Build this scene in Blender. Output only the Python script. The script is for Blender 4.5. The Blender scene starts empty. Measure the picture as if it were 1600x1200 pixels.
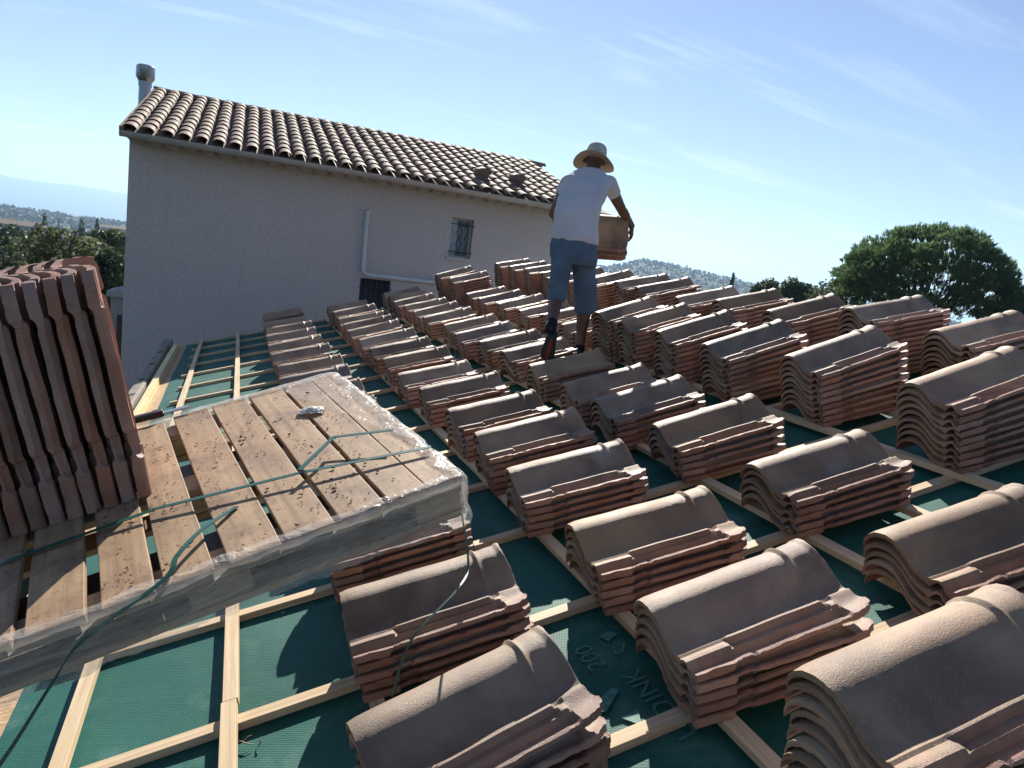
import bpy, bmesh, math, random
import numpy as np
from mathutils import Vector, Matrix, noise
random.seed(7)
rng = np.random.default_rng(7)
sc = bpy.context.scene
COL = sc.collection
PI = math.pi
# ------------------------------------------------------------------ camera
TH = math.radians(15.8011)                      # pitch of the roof being tiled
FPX = 1096.68                                   # focal length in photo pixels
CAM = Vector((0.38511581, -1.25403274, 1.49453975))
CR = Vector((0.92630769, -0.35400989, 0.12896145))
CU = Vector((-0.06101955, 0.19680603, 0.97854177))
CB = Vector((-0.37179385, -0.91429994, 0.16070142))
cd = bpy.data.cameras.new('camera'); cam = bpy.data.objects.new('camera', cd); COL.objects.link(cam)
cd.sensor_width = 36.0; cd.lens = FPX / 1600 * 36; cd.clip_start = 0.02; cd.clip_end = 60000
cam.matrix_world = Matrix(((CR.x, CU.x, CB.x, CAM.x), (CR.y, CU.y, CB.y, CAM.y), (CR.z, CU.z, CB.z, CAM.z), (0, 0, 0, 1)))
sc.camera = cam
# ------------------------------------------------------------------ sky and sun
SUN_AZ, SUN_EL = math.radians(18.8), math.radians(32.5)
SKY_STRENGTH = 0.050; SUN_STRENGTH = 5.0
wd = bpy.data.worlds.new('World'); sc.world = wd; wd.use_nodes = True
wn, wl = wd.node_tree.nodes, wd.node_tree.links
wn.clear()
wo = wn.new('ShaderNodeOutputWorld'); wb = wn.new('ShaderNodeBackground'); ws = wn.new('ShaderNodeTexSky')
ws.sky_type = 'NISHITA'; ws.sun_disc = False; ws.sun_elevation = SUN_EL; ws.sun_rotation = SUN_AZ
ws.altitude = 200; ws.air_density = 1.0; ws.dust_density = 0.05; ws.ozone_density = 1.8
wb.inputs[1].default_value = SKY_STRENGTH
# thin cirrus streaks, laid out on the sky dome
tc = wn.new('ShaderNodeTexCoord')
sepw = wn.new('ShaderNodeSeparateXYZ'); wl.new(tc.outputs['Generated'], sepw.inputs[0])
addz = wn.new('ShaderNodeMath'); addz.operation = 'ADD'; addz.inputs[1].default_value = 0.12; wl.new(sepw.outputs[2], addz.inputs[0])
dx = wn.new('ShaderNodeMath'); dx.operation = 'DIVIDE'; wl.new(sepw.outputs[0], dx.inputs[0]); wl.new(addz.outputs[0], dx.inputs[1])
dy = wn.new('ShaderNodeMath'); dy.operation = 'DIVIDE'; wl.new(sepw.outputs[1], dy.inputs[0]); wl.new(addz.outputs[0], dy.inputs[1])
cmb = wn.new('ShaderNodeCombineXYZ'); wl.new(dx.outputs[0], cmb.inputs[0]); wl.new(dy.outputs[0], cmb.inputs[1])
mpw = wn.new('ShaderNodeMapping'); mpw.inputs['Rotation'].default_value = (0, 0, 0.35); mpw.inputs['Scale'].default_value = (0.5, 2.6, 1)
wl.new(cmb.outputs[0], mpw.inputs[0])
nzw = wn.new('ShaderNodeTexNoise'); nzw.inputs['Scale'].default_value = 1.15; nzw.inputs['Detail'].default_value = 7; nzw.inputs['Roughness'].default_value = 0.55
nzw.inputs['Distortion'].default_value = 0.5
wl.new(mpw.outputs[0], nzw.inputs[0])
rmw = wn.new('ShaderNodeMapRange'); rmw.inputs[1].default_value = 0.55; rmw.inputs[2].default_value = 0.82; rmw.inputs[3].default_value = 0; rmw.inputs[4].default_value = 0.50
wl.new(nzw.outputs[0], rmw.inputs[0])
mxw = wn.new('ShaderNodeMix'); mxw.data_type = 'RGBA'; hsw = wn.new('ShaderNodeHueSaturation'); hsw.inputs['Saturation'].default_value = 1.04; hsw.inputs['Hue'].default_value = 0.513; wl.new(ws.outputs[0], hsw.inputs['Color'])
wl.new(rmw.outputs[0], mxw.inputs[0]); wl.new(hsw.outputs[0], mxw.inputs[6])
mxw.inputs[7].default_value = (11.0, 12.0, 13.0, 1)
wl.new(mxw.outputs[2], wb.inputs[0]); wl.new(wb.outputs[0], wo.inputs[0])
sl = bpy.data.lights.new('sun', 'SUN'); sl.energy = SUN_STRENGTH; sl.angle = math.radians(0.53); sl.color = (1.0, 0.93, 0.83)
so = bpy.data.objects.new('sun', sl); COL.objects.link(so)
SUN = Vector((math.sin(SUN_AZ) * math.cos(SUN_EL), math.cos(SUN_AZ) * math.cos(SUN_EL), math.sin(SUN_EL)))
so.rotation_euler = SUN.to_track_quat('Z', 'Y').to_euler(); so.location = (5, 20, 14)
sc.view_settings.view_transform = 'Standard'; sc.view_settings.look = 'None'
sc.view_settings.exposure = 1.12; sc.view_settings.gamma = 1.0
sc.render.resolution_x = 1024; sc.render.resolution_y = 768
sc.render.engine = 'CYCLES'
sc.cycles.max_bounces = 6; sc.cycles.transparent_max_bounces = 12; sc.cycles.volume_bounces = 1

# ------------------------------------------------------------------ helpers
DECK = Matrix(((math.cos(TH), 0, -math.sin(TH), 0), (0, 1, 0, 0), (math.sin(TH), 0, math.cos(TH), 0), (0, 0, 0, 1)))
def ray(px, py):
    return CR * ((px - 800) / FPX) - CU * ((py - 600) / FPX) - CB
def BV(px, py, Y):                               # point on the vertical plane y = Y seen at a photo pixel
    d = ray(px, py); return CAM + d * ((Y - CAM.y) / d.y)
def UVN(u, v, n):                                # deck coordinates (up-slope, along battens, normal) -> world
    return DECK @ Vector((u, v, n))

class MB:
    def __init__(s): s.v = []; s.f = []
    def add(s, vs, fs):
        o = len(s.v); s.v += [tuple(v) for v in vs]; s.f += [tuple(i + o for i in f) for f in fs]; return s
    def box(s, a, b, M=None):
        x0, y0, z0 = a; x1, y1, z1 = b
        vs = [(x0,y0,z0),(x1,y0,z0),(x1,y1,z0),(x0,y1,z0),(x0,y0,z1),(x1,y0,z1),(x1,y1,z1),(x0,y1,z1)]
        if M: vs = [M @ Vector(v) for v in vs]
        return s.add(vs, [(3,2,1,0),(4,5,6,7),(0,1,5,4),(1,2,6,5),(2,3,7,6),(3,0,4,7)])
    def tube(s, pts, rs, n=10, cap=True, sq=None):
        pts = [Vector(p) for p in pts]
        if not hasattr(rs, '__len__'): rs = [rs] * len(pts)
        vs = []; fs = []; ref = None
        for i, p in enumerate(pts):
            t = (pts[min(i+1, len(pts)-1)] - pts[max(i-1, 0)]).normalized()
            if ref is None:
                ref = Vector((0,0,1)) if abs(t.z) < .9 else Vector((1,0,0))
            a = (ref - t * ref.dot(t)).normalized(); b = t.cross(a); ref = a
            for k in range(n):
                an = 2*PI*k/n; vs.append(p + (a*math.cos(an)*(sq or 1) + b*math.sin(an)) * rs[i])
        for i in range(len(pts)-1):
            for k in range(n): fs.append((i*n+k, i*n+(k+1)%n, (i+1)*n+(k+1)%n, (i+1)*n+k))
        if cap: fs += [tuple(reversed(range(n))), tuple((len(pts)-1)*n+k for k in range(n))]
        return s.add(vs, fs)
    def mesh(s, name, mat, smooth=False):
        me = bpy.data.meshes.new(name); me.from_pydata(s.v, [], s.f); me.update()
        for m in (mat if isinstance(mat, (list, tuple)) else [mat]): me.materials.append(m)
        if smooth: me.polygons.foreach_set('use_smooth', [True]*len(me.polygons))
        return me
    def build(s, name, mat, parent=None, smooth=False, bevel=0):
        o = bpy.data.objects.new(name, s.mesh(name, mat, smooth)); COL.objects.link(o)
        if parent: o.parent = parent
        if bevel:
            m = o.modifiers.new('b', 'BEVEL'); m.width = bevel; m.segments = 2; m.limit_method = 'ANGLE'
        return o
def tag(o, label=None, cat=None, group=None, kind=None):
    if label: o['label'] = label
    if cat: o['category'] = cat
    if group: o['group'] = group
    if kind: o['kind'] = kind
    return o
def empty(name, M, label, cat, group=None):
    o = bpy.data.objects.new(name, None); COL.objects.link(o); o.empty_display_size = .1
    o.matrix_world = M; return tag(o, label, cat, group)
def np_mesh(name, V, Fq, mat, smooth=False):
    V = np.asarray(V, dtype=np.float32); Fq = np.asarray(Fq, dtype=np.int32)
    me = bpy.data.meshes.new(name); me.vertices.add(len(V)); me.vertices.foreach_set('co', V.ravel())
    k = Fq.shape[1]; me.loops.add(Fq.size); me.loops.foreach_set('vertex_index', Fq.ravel())
    me.polygons.add(len(Fq)); me.polygons.foreach_set('loop_start', np.arange(0, Fq.size, k, dtype=np.int32))
    try: me.polygons.foreach_set('loop_total', np.full(len(Fq), k, dtype=np.int32))
    except Exception: pass
    me.update(calc_edges=True); me.materials.append(mat)
    if smooth: me.polygons.foreach_set('use_smooth', np.ones(len(Fq), dtype=bool))
    return me

# ------------------------------------------------------------------ materials
class Mat:
    def __init__(s, name, rough=.7, spec=.4, metal=0):
        s.m = bpy.data.materials.new(name); s.m.use_nodes = True; s.t = s.m.node_tree; s.n = s.t.nodes; s.l = s.t.links
        s.b = s.n['Principled BSDF']; s.b.inputs['Roughness'].default_value = rough
        s.b.inputs['Specular IOR Level'].default_value = spec; s.b.inputs['Metallic'].default_value = metal
        s.co = s.n.new('ShaderNodeTexCoord').outputs['Object']
    def map(s, scale=(1,1,1), rot=(0,0,0), src=None):
        m = s.n.new('ShaderNodeMapping'); m.inputs['Scale'].default_value = scale; m.inputs['Rotation'].default_value = rot
        s.l.new(src or s.co, m.inputs[0]); return m.outputs[0]
    def rand(s):                                 # shift the pattern from object to object
        oi = s.n.new('ShaderNodeObjectInfo'); mu = s.n.new('ShaderNodeVectorMath'); mu.operation = 'MULTIPLY_ADD'
        mu.inputs[1].default_value = (37, 53, 71)
        cb = s.n.new('ShaderNodeCombineXYZ')
        for i in range(3): s.l.new(oi.outputs['Random'], cb.inputs[i])
        s.l.new(cb.outputs[0], mu.inputs[0]); s.l.new(s.co, mu.inputs[2]); s.co = mu.outputs[0]; return oi.outputs['Random']
    def noise(s, scale, detail=4, rough=.55, src=None, dist=0, out=0):
        n = s.n.new('ShaderNodeTexNoise'); n.inputs['Scale'].default_value = scale; n.inputs['Detail'].default_value = detail
        n.inputs['Roughness'].default_value = rough; n.inputs['Distortion'].default_value = dist
        s.l.new(src or s.co, n.inputs['Vector']); return n.outputs[out]
    def voro(s, scale, src=None, feat='F1', out=0):
        n = s.n.new('ShaderNodeTexVoronoi'); n.inputs['Scale'].default_value = scale; n.feature = feat
        s.l.new(src or s.co, n.inputs['Vector']); return n.outputs[out]
    def rng(s, x, a, b, c=0, d=1):
        n = s.n.new('ShaderNodeMapRange'); s.l.new(x, n.inputs[0])
        for i, v in enumerate((a, b, c, d)): n.inputs[i+1].default_value = v
        return n.outputs[0]
    def math(s, op, a, b=None):
        n = s.n.new('ShaderNodeMath'); n.operation = op
        for i, x in enumerate((a, b)):
            if x is None: continue
            if isinstance(x, (int, float)): n.inputs[i].default_value = x
            else: s.l.new(x, n.inputs[i])
        return n.outputs[0]
    def mix(s, f, a, b, mode='MIX'):
        n = s.n.new('ShaderNodeMix'); n.data_type = 'RGBA'; n.blend_type = mode
        for i, x in ((0, f), (6, a), (7, b)):
            if isinstance(x, (int, float)): n.inputs[i].default_value = x
            elif isinstance(x, tuple): n.inputs[i].default_value = (*x[:3], 1)
            else: s.l.new(x, n.inputs[i])
        return n.outputs[2]
    def col(s, c):
        if isinstance(c, tuple): s.b.inputs['Base Color'].default_value = (*c[:3], 1)
        else: s.l.new(c, s.b.inputs['Base Color'])
        return s
    def bump(s, h, strength=.3, dist=.01):
        n = s.n.new('ShaderNodeBump'); n.inputs['Strength'].default_value = strength; n.inputs['Distance'].default_value = dist
        s.l.new(h, n.inputs['Height'])
        if s.b.inputs['Normal'].is_linked: s.l.new(s.b.inputs['Normal'].links[0].from_socket, n.inputs['Normal'])
        s.l.new(n.outputs[0], s.b.inputs['Normal']); return s
    def attr(s, name):
        a = s.n.new('ShaderNodeAttribute'); a.attribute_name = name; return a.outputs['Fac']
def simple(name, c, rough=.6, spec=.4, metal=0, nz=0, nscale=20, b=0, bd=.003):
    m = Mat(name, rough, spec, metal)
    if nz: m.col(m.mix(m.rng(m.noise(nscale, 5), .3, .7), tuple(x*(1-nz) for x in c), tuple(min(1, x*(1+nz)) for x in c)))
    else: m.col(c)
    if b: m.bump(m.noise(nscale*4, 3), b, bd)
    return m.m

def mat_tile(name='tile_clay'):
    m = Mat(name, .5, .35); r = m.rand()
    clay = m.mix(m.rng(m.noise(9, 4), .35, .65), (.26, .138, .10), (.36, .21, .158))
    eng = m.mix(m.rng(m.noise(3.2, 4, .6, dist=.4), .36, .62), (.175, .115, .078), (.36, .245, .155))
    eng = m.mix(m.rng(m.noise(5.5, 2, .5, dist=.8), .60, .72, 0, .55), eng, (.30, .165, .12))
    eng = m.mix(m.rng(m.noise(160, 2), .55, .75, 0, .35), eng, (.36, .30, .24))
    eng = m.mix(m.rng(m.noise(2.3, 3, .6), .66, .74, 0, .5), eng, (.42, .36, .31))
    a = m.math('ADD', m.attr('clay'), m.math('MULTIPLY', m.math('SUBTRACT', m.noise(14, 4), .5), .9))
    c = m.mix(m.rng(a, .35, .65), eng, clay)
    hv = m.n.new('ShaderNodeHueSaturation'); m.l.new(c, hv.inputs['Color']); m.l.new(m.rng(r, 0, 1, .72, 1.28), hv.inputs['Value']); m.l.new(m.rng(m.math('FRACT', m.math('MULTIPLY', r, 7.3)), 0, 1, .8, 1.15), hv.inputs['Saturation'])
    m.col(hv.outputs[0])
    m.l.new(m.rng(m.noise(6, 3), .3, .7, .46, .62), m.b.inputs['Roughness'])
    m.bump(m.noise(300, 3, .7), .75, .0026); m.bump(m.noise(45, 3), .25, .003)
    return m.m
M_TILE = mat_tile()
def mat_wood(name, c1, c2, axis=1, dirt=0, scale=1.0):
    m = Mat(name, .65, .3); m.rand()
    sc3 = [26*scale]*3; sc3[axis] = 1.6*scale
    g = m.noise(1, 6, .65, src=m.map(tuple(sc3)), dist=.6)
    c = m.mix(m.rng(g, .32, .66), c1, c2)
    sc4 = [90]*3; sc4[axis] = 2.5
    g2 = m.noise(1, 3, .5, src=m.map(tuple(sc4)))
    c = m.mix(m.rng(g2, .5, .75, 0, .5), c, tuple(x*.62 for x in c1))
    c = m.mix(m.rng(m.voro(3.1), .0, .055, .85, 0), c, (.12, .06, .03))
    if dirt:
        c = m.mix(m.rng(m.noise(7, 6, .7), .48, .72, 0, dirt), c, (.16, .10, .07))
        c = m.mix(m.rng(m.noise(46, 4, .7), .60, .68, 0, dirt), c, (.13, .06, .04))
    m.col(c); m.bump(g, .3, .002); m.bump(g2, .25, .001); return m.m
M_PINE = mat_wood('pine_batten', (.50, .37, .22), (.68, .54, .36), 1)
M_PINEU = mat_wood('pine_counter', (.46, .33, .20), (.64, .50, .33), 0)
M_EDGE = mat_wood('pine_edge', (.60, .47, .22), (.76, .64, .36), 1)
M_PAL = mat_wood('pallet_wood', (.26, .165, .092), (.44, .30, .175), 1, .95)
M_PALX = mat_wood('pallet_wood_cross', (.33, .22, .13), (.50, .37, .24), 0, .5)
def mat_membrane():
    m = Mat('roof_membrane', .6, .2)
    w = m.n.new('ShaderNodeTexWave'); w.wave_type = 'BANDS'; w.bands_direction = 'Y'; w.inputs['Scale'].default_value = 38; w.inputs['Distortion'].default_value = 2.5
    w.inputs['Detail'].default_value = 2; w.inputs['Detail Scale'].default_value = 3
    m.l.new(m.map((1, 1, 1), (0, 0, .5)), w.inputs[0])
    w2 = m.n.new('ShaderNodeTexWave'); w2.wave_type = 'BANDS'; w2.bands_direction = 'X'; w2.inputs['Scale'].default_value = 34; w2.inputs['Distortion'].default_value = 2.0
    m.l.new(m.map((1, 1, 1), (0, 0, .5)), w2.inputs[0])
    h = m.math('MULTIPLY', w.outputs[1], w2.outputs[1])
    c = m.mix(m.rng(m.noise(1.6, 5, .6), .3, .7), (.011, .082, .068), (.020, .115, .094))
    c = m.mix(m.rng(h, .3, .8, 0, .45), c, (.026, .135, .102))
    c = m.mix(m.rng(m.noise(3.5, 6, .7), .54, .74, 0, .5), c, (.13, .24, .21))
    c = m.mix(m.rng(m.noise(110, 3, .6), .70, .76, 0, .8), c, (.02, .03, .03))
    m.col(c); m.bump(h, .35, .002); m.bump(m.noise(2.2, 3), .6, .02); return m.m
M_MEMB = mat_membrane()
M_PRINT = simple('membrane_print', (.055, .175, .15), .6, .3, nz=.3, nscale=60)
def mat_osb():
    m = Mat('osb_board', .75, .3)
    v = m.voro(34, src=m.map((1, 3.2, 1), (0, 0, .6)), out=1)
    s = m.n.new('ShaderNodeSeparateColor'); m.l.new(v, s.inputs[0])
    m.col(m.mix(s.outputs[0], (.34, .22, .11), (.58, .42, .25))); m.bump(s.outputs[1], .3, .002); return m.m
M_OSB = mat_osb()
def mat_plaster():
    m = Mat('render_plaster', .92, .15)
    c = m.mix(m.rng(m.noise(.5, 4), .3, .7), (.60, .525, .49), (.66, .585, .55))
    c = m.mix(m.rng(m.noise(20, 7, .85), .38, .62, 0, .75), c, (.42, .365, .345))
    c = m.mix(m.rng(m.noise(1.2, 5, .7, src=m.map((3, 3, .25))), .6, .8, 0, .25), c, (.30, .26, .24))
    m.col(c); m.bump(m.noise(38, 5, .7), .8, .012); m.bump(m.noise(120, 2), .5, .004); return m.m
M_PLASTER = mat_plaster()
# ------------------------------------------------------------------ roof tile shape
TL, TW = 0.53, 0.352
PW = np.array([0,.008,.025,.05,.08,.105,.13,.155,.18,.20,.22,.235,.250,.258,.266,.285,.298,.306,.316,.336,.343,.352])
PZ = np.array([.010,.036,.056,.074,.0845,.087,.083,.068,.045,.029,.0195,.017,.018,.023,.020,.030,.031,.022,.010,.009,.023,.023])
def sst(x, a, b): t = np.clip((x-a)/(b-a), 0, 1); return t*t*(3-2*t)
def tile_arrays(xs, ws):
    X, W = np.meshgrid(xs, ws, indexing='ij')
    Z = np.interp(W, PW, PZ)
    barrel = 1 - sst(W, .19, .235)
    flat = sst(W, .245, .262)
    # interlocking channel along the near side, closed at both ends
    ch = sst(X, .125, .14) * (1 - sst(X, .425, .44)) * flat
    zc = np.interp(W, [.25,.258,.266,.276,.298,.306,.316,.336,.343,.352], [.017,.029,.029,.013,.013,.027,.012,.010,.026,.025])
    Z = Z*(1-ch) + zc*ch
    # head collar: raised bead, step, flared rim
    Z += barrel * (.010*np.exp(-((X-.438)/.007)**2) + .004*sst(X, .445, .50) + .006*sst(X, .505, .522)*(1-sst(X,.526,.534)))
    ear = sst(X, .452, .462) * flat
    ztop_ear = .027 - .004*np.cos((W-.30)*60)
    Z = Z*(1-ear) + ztop_ear*ear
    Z += barrel * .004 * sst(.02-X, 0, .02) * -1
    T = .016 - .0070*sst(W, .255, .285)
    foot = np.exp(-((W-.256)/.007)**2) + np.exp(-((W-.344)/.008)**2)
    T += .013 * np.clip(foot, 0, 1) * (1-sst(X, .10, .112))*1.0
    rail = np.clip(np.exp(-((W-.346)/.010)**2), 0, 1)
    T += .0065 * sst(W, .334, .343) * (1-sst(X, .10, .112)) + .0035 * sst(W, .334, .343) * sst(X, .17, .19)
    T += .011 * sst(W, .32, .335) * ear
    notch = sst(W, .325, .335) * sst(X, .105, .112) * (1-sst(X, .165, .175))
    T -= .003*notch; Z -= .006*notch
    B = Z - T
    clay = np.clip(sst(W, .246, .262)*.42 + sst(W, .325, .345)*.55, 0, 1)
    clay = np.where(X > .515, np.maximum(clay, .45), clay)
    # plan outline: rounded ear, notch cut into the near edge
    Y = .105 - W
    r = np.where(X > .475, (1-np.sqrt(np.clip(1-((X-.475)/.057)**2, 0, 1)))*.036, 0) * sst(W, .27, .352)
    Y = Y + r
    Y = Y + .010 * sst(W, .30, .352) * sst(X, .108, .114) * (1-sst(X, .16, .168))
    Y = Y + .006 * sst(W, .30, .352) * (1-sst(X, .005, .11))
    Xo = X + .004*np.sin(W*40)*(X > .52)
    return Xo, Y, Z, B, clay
def tile_mesh(name, xs, ws, mat, seed=0):
    X, Y, Z, B, cl = tile_arrays(np.array(xs), np.array(ws)); nx, nw = X.shape
    q = np.random.default_rng(seed); ph = q.random(8)*6.28
    wv = .0014*np.sin(X*9+ph[0])*np.sin((Y+.3)*11+ph[1]) + .0008*np.sin(X*31+ph[2])          # slight kiln warp
    Z = Z + wv; B = B + wv
    rag = q.normal(size=X.shape)*.0011; edge = (np.arange(nw) >= nw-2)[None,:]*1.0            # ragged fired edges
    Y = Y + rag*edge; Z = Z + rag*.6*edge; X = X + (q.normal(size=X.shape)*.0009)*((np.arange(nx) == 0) | (np.arange(nx) == nx-1))[:,None]
    for _ in range(int(q.integers(0, 3))):                                                   # knocked corners and chips
        if q.random() < .5: cx, cy = (0 if q.random() < .5 else .53), q.uniform(-.24, .1)
        else: cx, cy = q.uniform(.05, .5), .105-.352
        r_ = q.uniform(.007, .014); k = np.clip(1-np.hypot(X-cx, Y-cy)/r_, 0, 1); Z = Z - k*.008; cl = np.maximum(cl, (k > .05)*1.0)
        Z = np.maximum(Z, B+.0012)
    top = np.stack([X, Y, Z], -1).reshape(-1, 3); bot = np.stack([X, Y, B], -1).reshape(-1, 3)
    V = np.concatenate([top, bot]); n = nx*nw; idx = np.arange(n).reshape(nx, nw); F = []
    a, b, c, d = idx[:-1,:-1], idx[1:,:-1], idx[1:,1:], idx[:-1,1:]
    F.append(np.stack([a, d, c, b], -1).reshape(-1, 4)); F.append(np.stack([a, b, c, d], -1).reshape(-1, 4) + n)
    def side(l, flip):
        p, q = l[:-1], l[1:]; f = np.stack([p, q, q+n, p+n], -1)
        return f[:, ::-1] if flip else f
    F += [side(idx[0,:], True), side(idx[-1,:], False), side(idx[:,0], False), side(idx[:,-1], True)]
    F = np.concatenate(F)
    me = np_mesh(name, V, F, mat, True)
    at = me.attributes.new('clay', 'FLOAT', 'POINT')
    at.data.foreach_set('value', np.concatenate([cl.ravel(), np.full(n, .9)]).astype(np.float32))
    me.set_sharp_from_angle(angle=math.radians(24))
    return me
xs_hi = np.unique(np.concatenate([np.linspace(0,.10,5), [.106,.112,.120,.128,.136,.142,.16,.166,.174,.185], np.linspace(.2,.42,9),
        [.427,.431,.435,.438,.441,.445,.450,.456,.462,.475,.488,.497,.505,.510,.515,.520,.524,.527,.530]]))
ws_hi = np.unique(np.concatenate([[0,.004,.008,.016,.025,.037], np.linspace(.05,.235,17), PW[12:], [.254,.262,.272,.276,.292,.302,.311,.325,.3395,.347]]))
ME_VAR = [tile_mesh('roof_tile', xs_hi, ws_hi, M_TILE, sd_) for sd_ in range(7)]; ME_TILE = ME_VAR[0]
TLO = (np.array([0,.10,.115,.165,.2,.425,.438,.45,.465,.505,.522,.53]), np.array([0,.008,.03,.07,.105,.14,.175,.205,.235,.252,.285,.300,.316,.336,.343,.352]))

STACKS = [(1,5,0.780,0.216,8,0.5),(1,5,0.800,8.188,0,-1.5),(1,5,0.802,6.244,0,0),(1,5,0.807,6.929,0,-0.5),(1,5,0.814,5.642,0,-0.5),(1,5,0.821,7.564,-1,-1),(1,5,0.825,4.430,-1,-0.5),(1,5,0.830,1.420,0,0),(1,5,0.830,1.980,0,0),(1,5,0.830,2.680,0,0),(1,5,0.830,3.220,0,0),(1,5,0.830,3.820,0,0),(1,5,0.830,9.144,0,0),(1,5,0.831,0.825,-2,1),(1,5,0.837,4.961,-1,-0.5),(2,5,1.604,0.290,-4,3),(2,5,1.618,6.221,0,2),(2,5,1.621,3.724,2,-1.5),(2,5,1.625,5.526,-3,2),(2,5,1.626,4.947,2,0),(2,5,1.631,0.828,-5,1),(2,5,1.634,1.467,-8,1.5),(2,5,1.642,4.402,-1,-0.5),(2,5,1.643,6.774,0,0.5),(2,5,1.653,7.30,-4,-0.5),(2,5,1.656,3.177,-2,0),(2,6,1.642,2.444,3,-1.5),(2,6,1.645,1.946,-4,1),(2,6,1.645,8.424,-1,0),(2,6,1.648,7.779,10,0),(2,10,1.631,-0.290,-1,1),(3,5,2.388,2.098,-3,3),(3,5,2.394,0.220,-7,3),(3,5,2.394,4.861,1,1.5),(3,5,2.397,2.539,-4,2),(3,5,2.416,1.538,-6,4),(3,5,2.428,6.200,-1,1.5),(3,5,2.432,3.174,-1,-0.5),(3,5,2.438,4.302,5,-0.5),(3,5,2.446,0.879,-3,1.5),(3,5,2.447,3.763,6,-1),(3,5,2.449,6.783,3,2),(3,5,2.452,5.459,3,0.5),(3,5,2.470,8.005,4,1.5),(3,5,2.484,7.435,1,0),(3,6,2.490,8.43,10,-1.5),(3,6,2.5,8.90,10,0),(4,5,3.219,4.335,5,0),(4,5,3.269,5.494,3,0.5),(4,5,3.284,6.873,1,1.5),(4,5,3.290,6.204,1,1.5),(4,5,3.312,4.981,10,-0.5),(4,5,3.324,7.511,3,0),(4,9,3.232,2.263,-5,5.5),(4,9,3.260,2.836,-8,5),(4,9,3.276,3.365,-6,5),(4,9,3.345,1.682,-10,7),(4,9,3.346,0.936,-8,6.5),(4,10,3.270,3.748,10,2.5),(4,10,3.320,8.206,-2,1.5),(4,11,3.276,8.733,2,3.5),(5,9,4.092,2.733,-10,3),(5,9,4.103,3.888,-10,0),(5,9,4.174,3.432,-10,0),(5,9,4.187,1.514,-10,1),(5,10,4.122,4.565,-10,0.5),(5,10,4.150,5.680,0,2),(5,10,4.150,6.360,0,2),(5,10,4.205,7.022,-10,-0.5),(5,11,4.109,4.939,-10,-1.5),(5,11,4.170,7.505,-10,-1),(5,11,4.179,2.112,-10,-1.5),(5,11,4.195,8.153,0,-1.5),(5,11,4.263,8.931,0,-1.5)]
ROWN = {1: 'the row running under the pallet', 2: 'the first row right of the pallet', 3: 'the second row right of the pallet',
        4: 'the third row right of the pallet', 5: 'the far right row'}
ORD = ['top','second','third','fourth','fifth','sixth','seventh','eighth','ninth','tenth','eleventh']
NTH = ['nearest','second','third','fourth','fifth','sixth','seventh','eighth','ninth','tenth','eleventh','twelfth','thirteenth','fourteenth','fifteenth','sixteenth','seventeenth']
P_T = .032
tiles = []                                      # (distance, matrix, row, stack index, place from top)
for row in range(1, 6):
    rs = sorted([s for s in STACKS if s[0] == row], key=lambda s: s[3])
    for si, (r_, c, u, v, yaw, tilt) in enumerate(rs):
        yaw = max(-6, min(6, yaw)); rr = random.Random(row*100+si)
        half = c//2; off = (rr.uniform(-.018,.018), rr.uniform(-.008,.014), rr.uniform(-1.5,1.5)) if c > 6 else (0,0,0)
        for k in range(c):
            du, dv, dy = rr.uniform(-.009,.009), rr.uniform(-.003,.003), rr.uniform(-.8,.8)
            if k == c-1: du = dv = dy = 0
            if c > 6 and k < half: du += off[0]; dv += off[1]; dy += off[2]
            t = tilt*(k/(c-1))
            if (row, si) == (2, 1): t = 0 if k < c-1 else 3.5
            if (row, si) == (1, 0): t = 0 if k < c-1 else 2.0; dy += 0 if k < c-1 else 1.5
            M = DECK @ Matrix.Translation((u+du, v+dv-(.06 if (row, si) == (2, 0) else .035), P_T*k)) @ Matrix.Rotation(math.radians(yaw+dy), 4, 'Z') @ Matrix.Rotation(-math.radians(t), 4, 'Y')
            cen = M @ Vector((.26, -.07, .03)); tiles.append(((cen-CAM).length, M, row, si, c-1-k))
tiles.sort(key=lambda t: t[0])
NIND = 286
for d, M, row, si, p in tiles[:NIND]:
    o = bpy.data.objects.new('roof_tile', ME_VAR[(si*5 + p*3 + row*2) % 7]); COL.objects.link(o); o.matrix_world = M
    place = ORD[p] + (' from top' if p else '')
    o['kind'] = 'thing'; tag(o, 'roof tile, %s in %s stack of %s' % (place, NTH[si], ROWN[row]), 'roof tile', 'clay roof tiles stacked on the battens')
# the farthest small ones together
Xl, Yl, Zl, Bl, cl = tile_arrays(*TLO); nx, nw = Xl.shape
topv = np.stack([Xl, Yl, Zl], -1).reshape(-1,3); botv = np.stack([Xl, Yl, Bl], -1).reshape(-1,3); V0 = np.concatenate([topv, botv]); n_ = nx*nw
idx = np.arange(n_).reshape(nx, nw); a, b, c_, d_ = idx[:-1,:-1], idx[1:,:-1], idx[1:,1:], idx[:-1,1:]
def sd(l, flip):
    p, q = l[:-1], l[1:]; f_ = np.stack([p, q, q+n_, p+n_], -1); return f_[:, ::-1] if flip else f_
F0 = np.concatenate([np.stack([a,d_,c_,b],-1).reshape(-1,4), np.stack([a,b,c_,d_],-1).reshape(-1,4)+n_, sd(idx[0],True), sd(idx[-1],False), sd(idx[:,0],False), sd(idx[:,-1],True)])
Vs, Fs, As = [], [], []
A0 = np.concatenate([cl.ravel(), np.full(n_, .9)])
for i, (d, M, row, si, p) in enumerate(tiles[NIND:]):
    m = np.array(M); Vs.append(V0 @ m[:3,:3].T + m[:3,3]); Fs.append(F0 + len(V0)*i); As.append(A0)
me = np_mesh('far_roof_tiles', np.concatenate(Vs), np.concatenate(Fs), M_TILE, True)
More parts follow.
